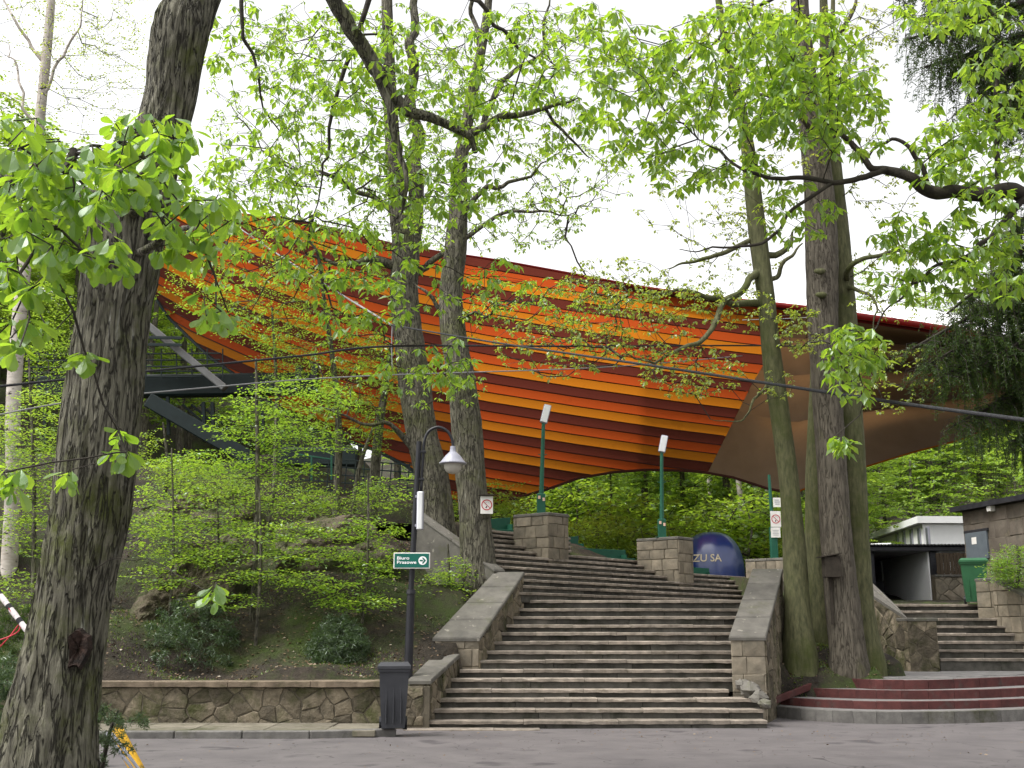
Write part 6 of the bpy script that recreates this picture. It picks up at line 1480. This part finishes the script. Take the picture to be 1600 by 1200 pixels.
# ------------------------------------------------------------------ cables
def cable(label, pts, r_, m, name='cable'):
    q = smoothpath([P(*p) for p in pts], 10); o = obj(name, *tube_l(q, r_, 8), m, None, smooth=True); o['label'] = label; o['category'] = 'cable'
cable('thick dark steel cable crossing the picture down to the right edge', [(612, 508, 22), (760, 533, 18), (900, 554, 15), (1050, 576, 12.5), (1200, 599, 10.8), (1400, 629, 9), (1600, 656, 7.6), (1800, 684, 6.5)], .0155, M['cable'])
cable('pale guy rope running down from the roof to the middle trunk', [(330, 326, 35), (420, 388, 31), (520, 452, 26.5), (612, 508, 22)], .022, M['rope'])
cable('upper thin dark cable strung left behind the oak', [(-60, 610, 14), (110, 592, 14.6), (330, 570, 16), (480, 555, 17), (612, 541, 18), (900, 541, 21), (1180, 540, 24), (1300, 542, 26)], .018, M['cable'])
cable('lower thin pale cable strung left behind the oak', [(-60, 660, 14), (110, 628, 14.5), (330, 605, 16), (560, 588, 18), (940, 574, 21), (1160, 556, 23)], .011, M['rope'])
cable('thin wire in front of the brown cloth', [(1160, 500, 30), (1225, 498, 30), (1330, 492, 30)], .014, M['rope'])
cable('short hanging wire beside the forked trunk', [(613, 508, 22), (612, 540, 22), (613, 580, 22)], .012, M['rope'])

# ------------------------------------------------------------------ bits at the lower left
t = thing('barrier_pole', 'mossy yellow barrier pole sloping away at the bottom of the oak', 'pole', PG(215, 1200, .3))
pa, pb2 = P(182, 1142, 10.6), P(246, 1262, 10.2)
obj('pole', *tube_l(smoothpath([pa, (pa + pb2) / 2, pb2], 6), .062, 14), M['yellow'], t, smooth=True)
obj('cap', *tube_l([pa - (pb2 - pa) * .02, pa + (pb2 - pa) * .01], [.066, .066], 14), M['yellow'], t)
for i, dx in enumerate((0, 9)):
    a, b = P(166 + dx, 1146, 10), P(236 + dx, 1240, 9.8); o = obj('conduit', *tube_l([a, b], .014, 8), M['grey'], None); o['label'] = ('grey conduit pipe beside the yellow pole, upper one', 'grey conduit pipe beside the yellow pole, lower one')[i]; o['category'] = 'pipe'
rng = np.random.default_rng(91)
tp, tr = px_path([(120, 1330, 9.6, 10), (150, 1240, 9.6, 8), (170, 1150, 9.6, 6), (185, 1110, 9.6, 3)])
t = thing('juniper_bush', 'small dark juniper growing at the foot of the oak', 'bush', tp[0])
fobj('stem', *tube(tp, tr, 6), M['twig'], t)
T = ell([(165, 1130, 32, 30, 9.2, 9.9, 40), (210, 1128, 30, 10, 9.3, 9.8, 12), (190, 1165, 24, 14, 9.3, 9.8, 14), (150, 1180, 20, 30, 9.3, 9.8, 16)], rng)
pos, par, g, rg = grow([(tp, tr)], T, bf=.3, seg=.06, rng=rng); bm_ = branchmesh(pos, par, g, rg, r0=.0016, rmax=.01); fobj('twigs', bm_[0], bm_[1], M['twig'], t)
V, F = leaves(*needles(pos[g:], 34, .04, rng, .1), tpl=TC); fobj('needles', V, F, M['needle2'], t)
t = thing('striped_rope', 'grey and white twisted barrier pole leaning at the left edge', 'barrier', P(0, 925, 11))
a, b = P(-60, 850, 11.2), P(52, 998, 10.8)
obj('pole', *tube_l([a, b], .026, 10), M['pinkstripe'], t)
for i in range(14):
    u = (i + .5) / 14; c = a + (b - a) * u; d = (b - a) / np.linalg.norm(b - a); obj('band', *tube_l([c - d * .028, c + d * .028], .0275, 10), M['ink'] if i % 2 else M['pinkstripe'], t)
for i, (e0, e1, e2) in enumerate((((14, 950), (30, 985), (-30, 1010)), ((30, 975), (10, 1000), (-30, 1040)))):
    obj('red_cord', *tube_l(smoothpath([P(*e0, 10.9), P(*e1, 10.85), P(*e2, 10.8)], 6), .006, 6), M['red'], t)
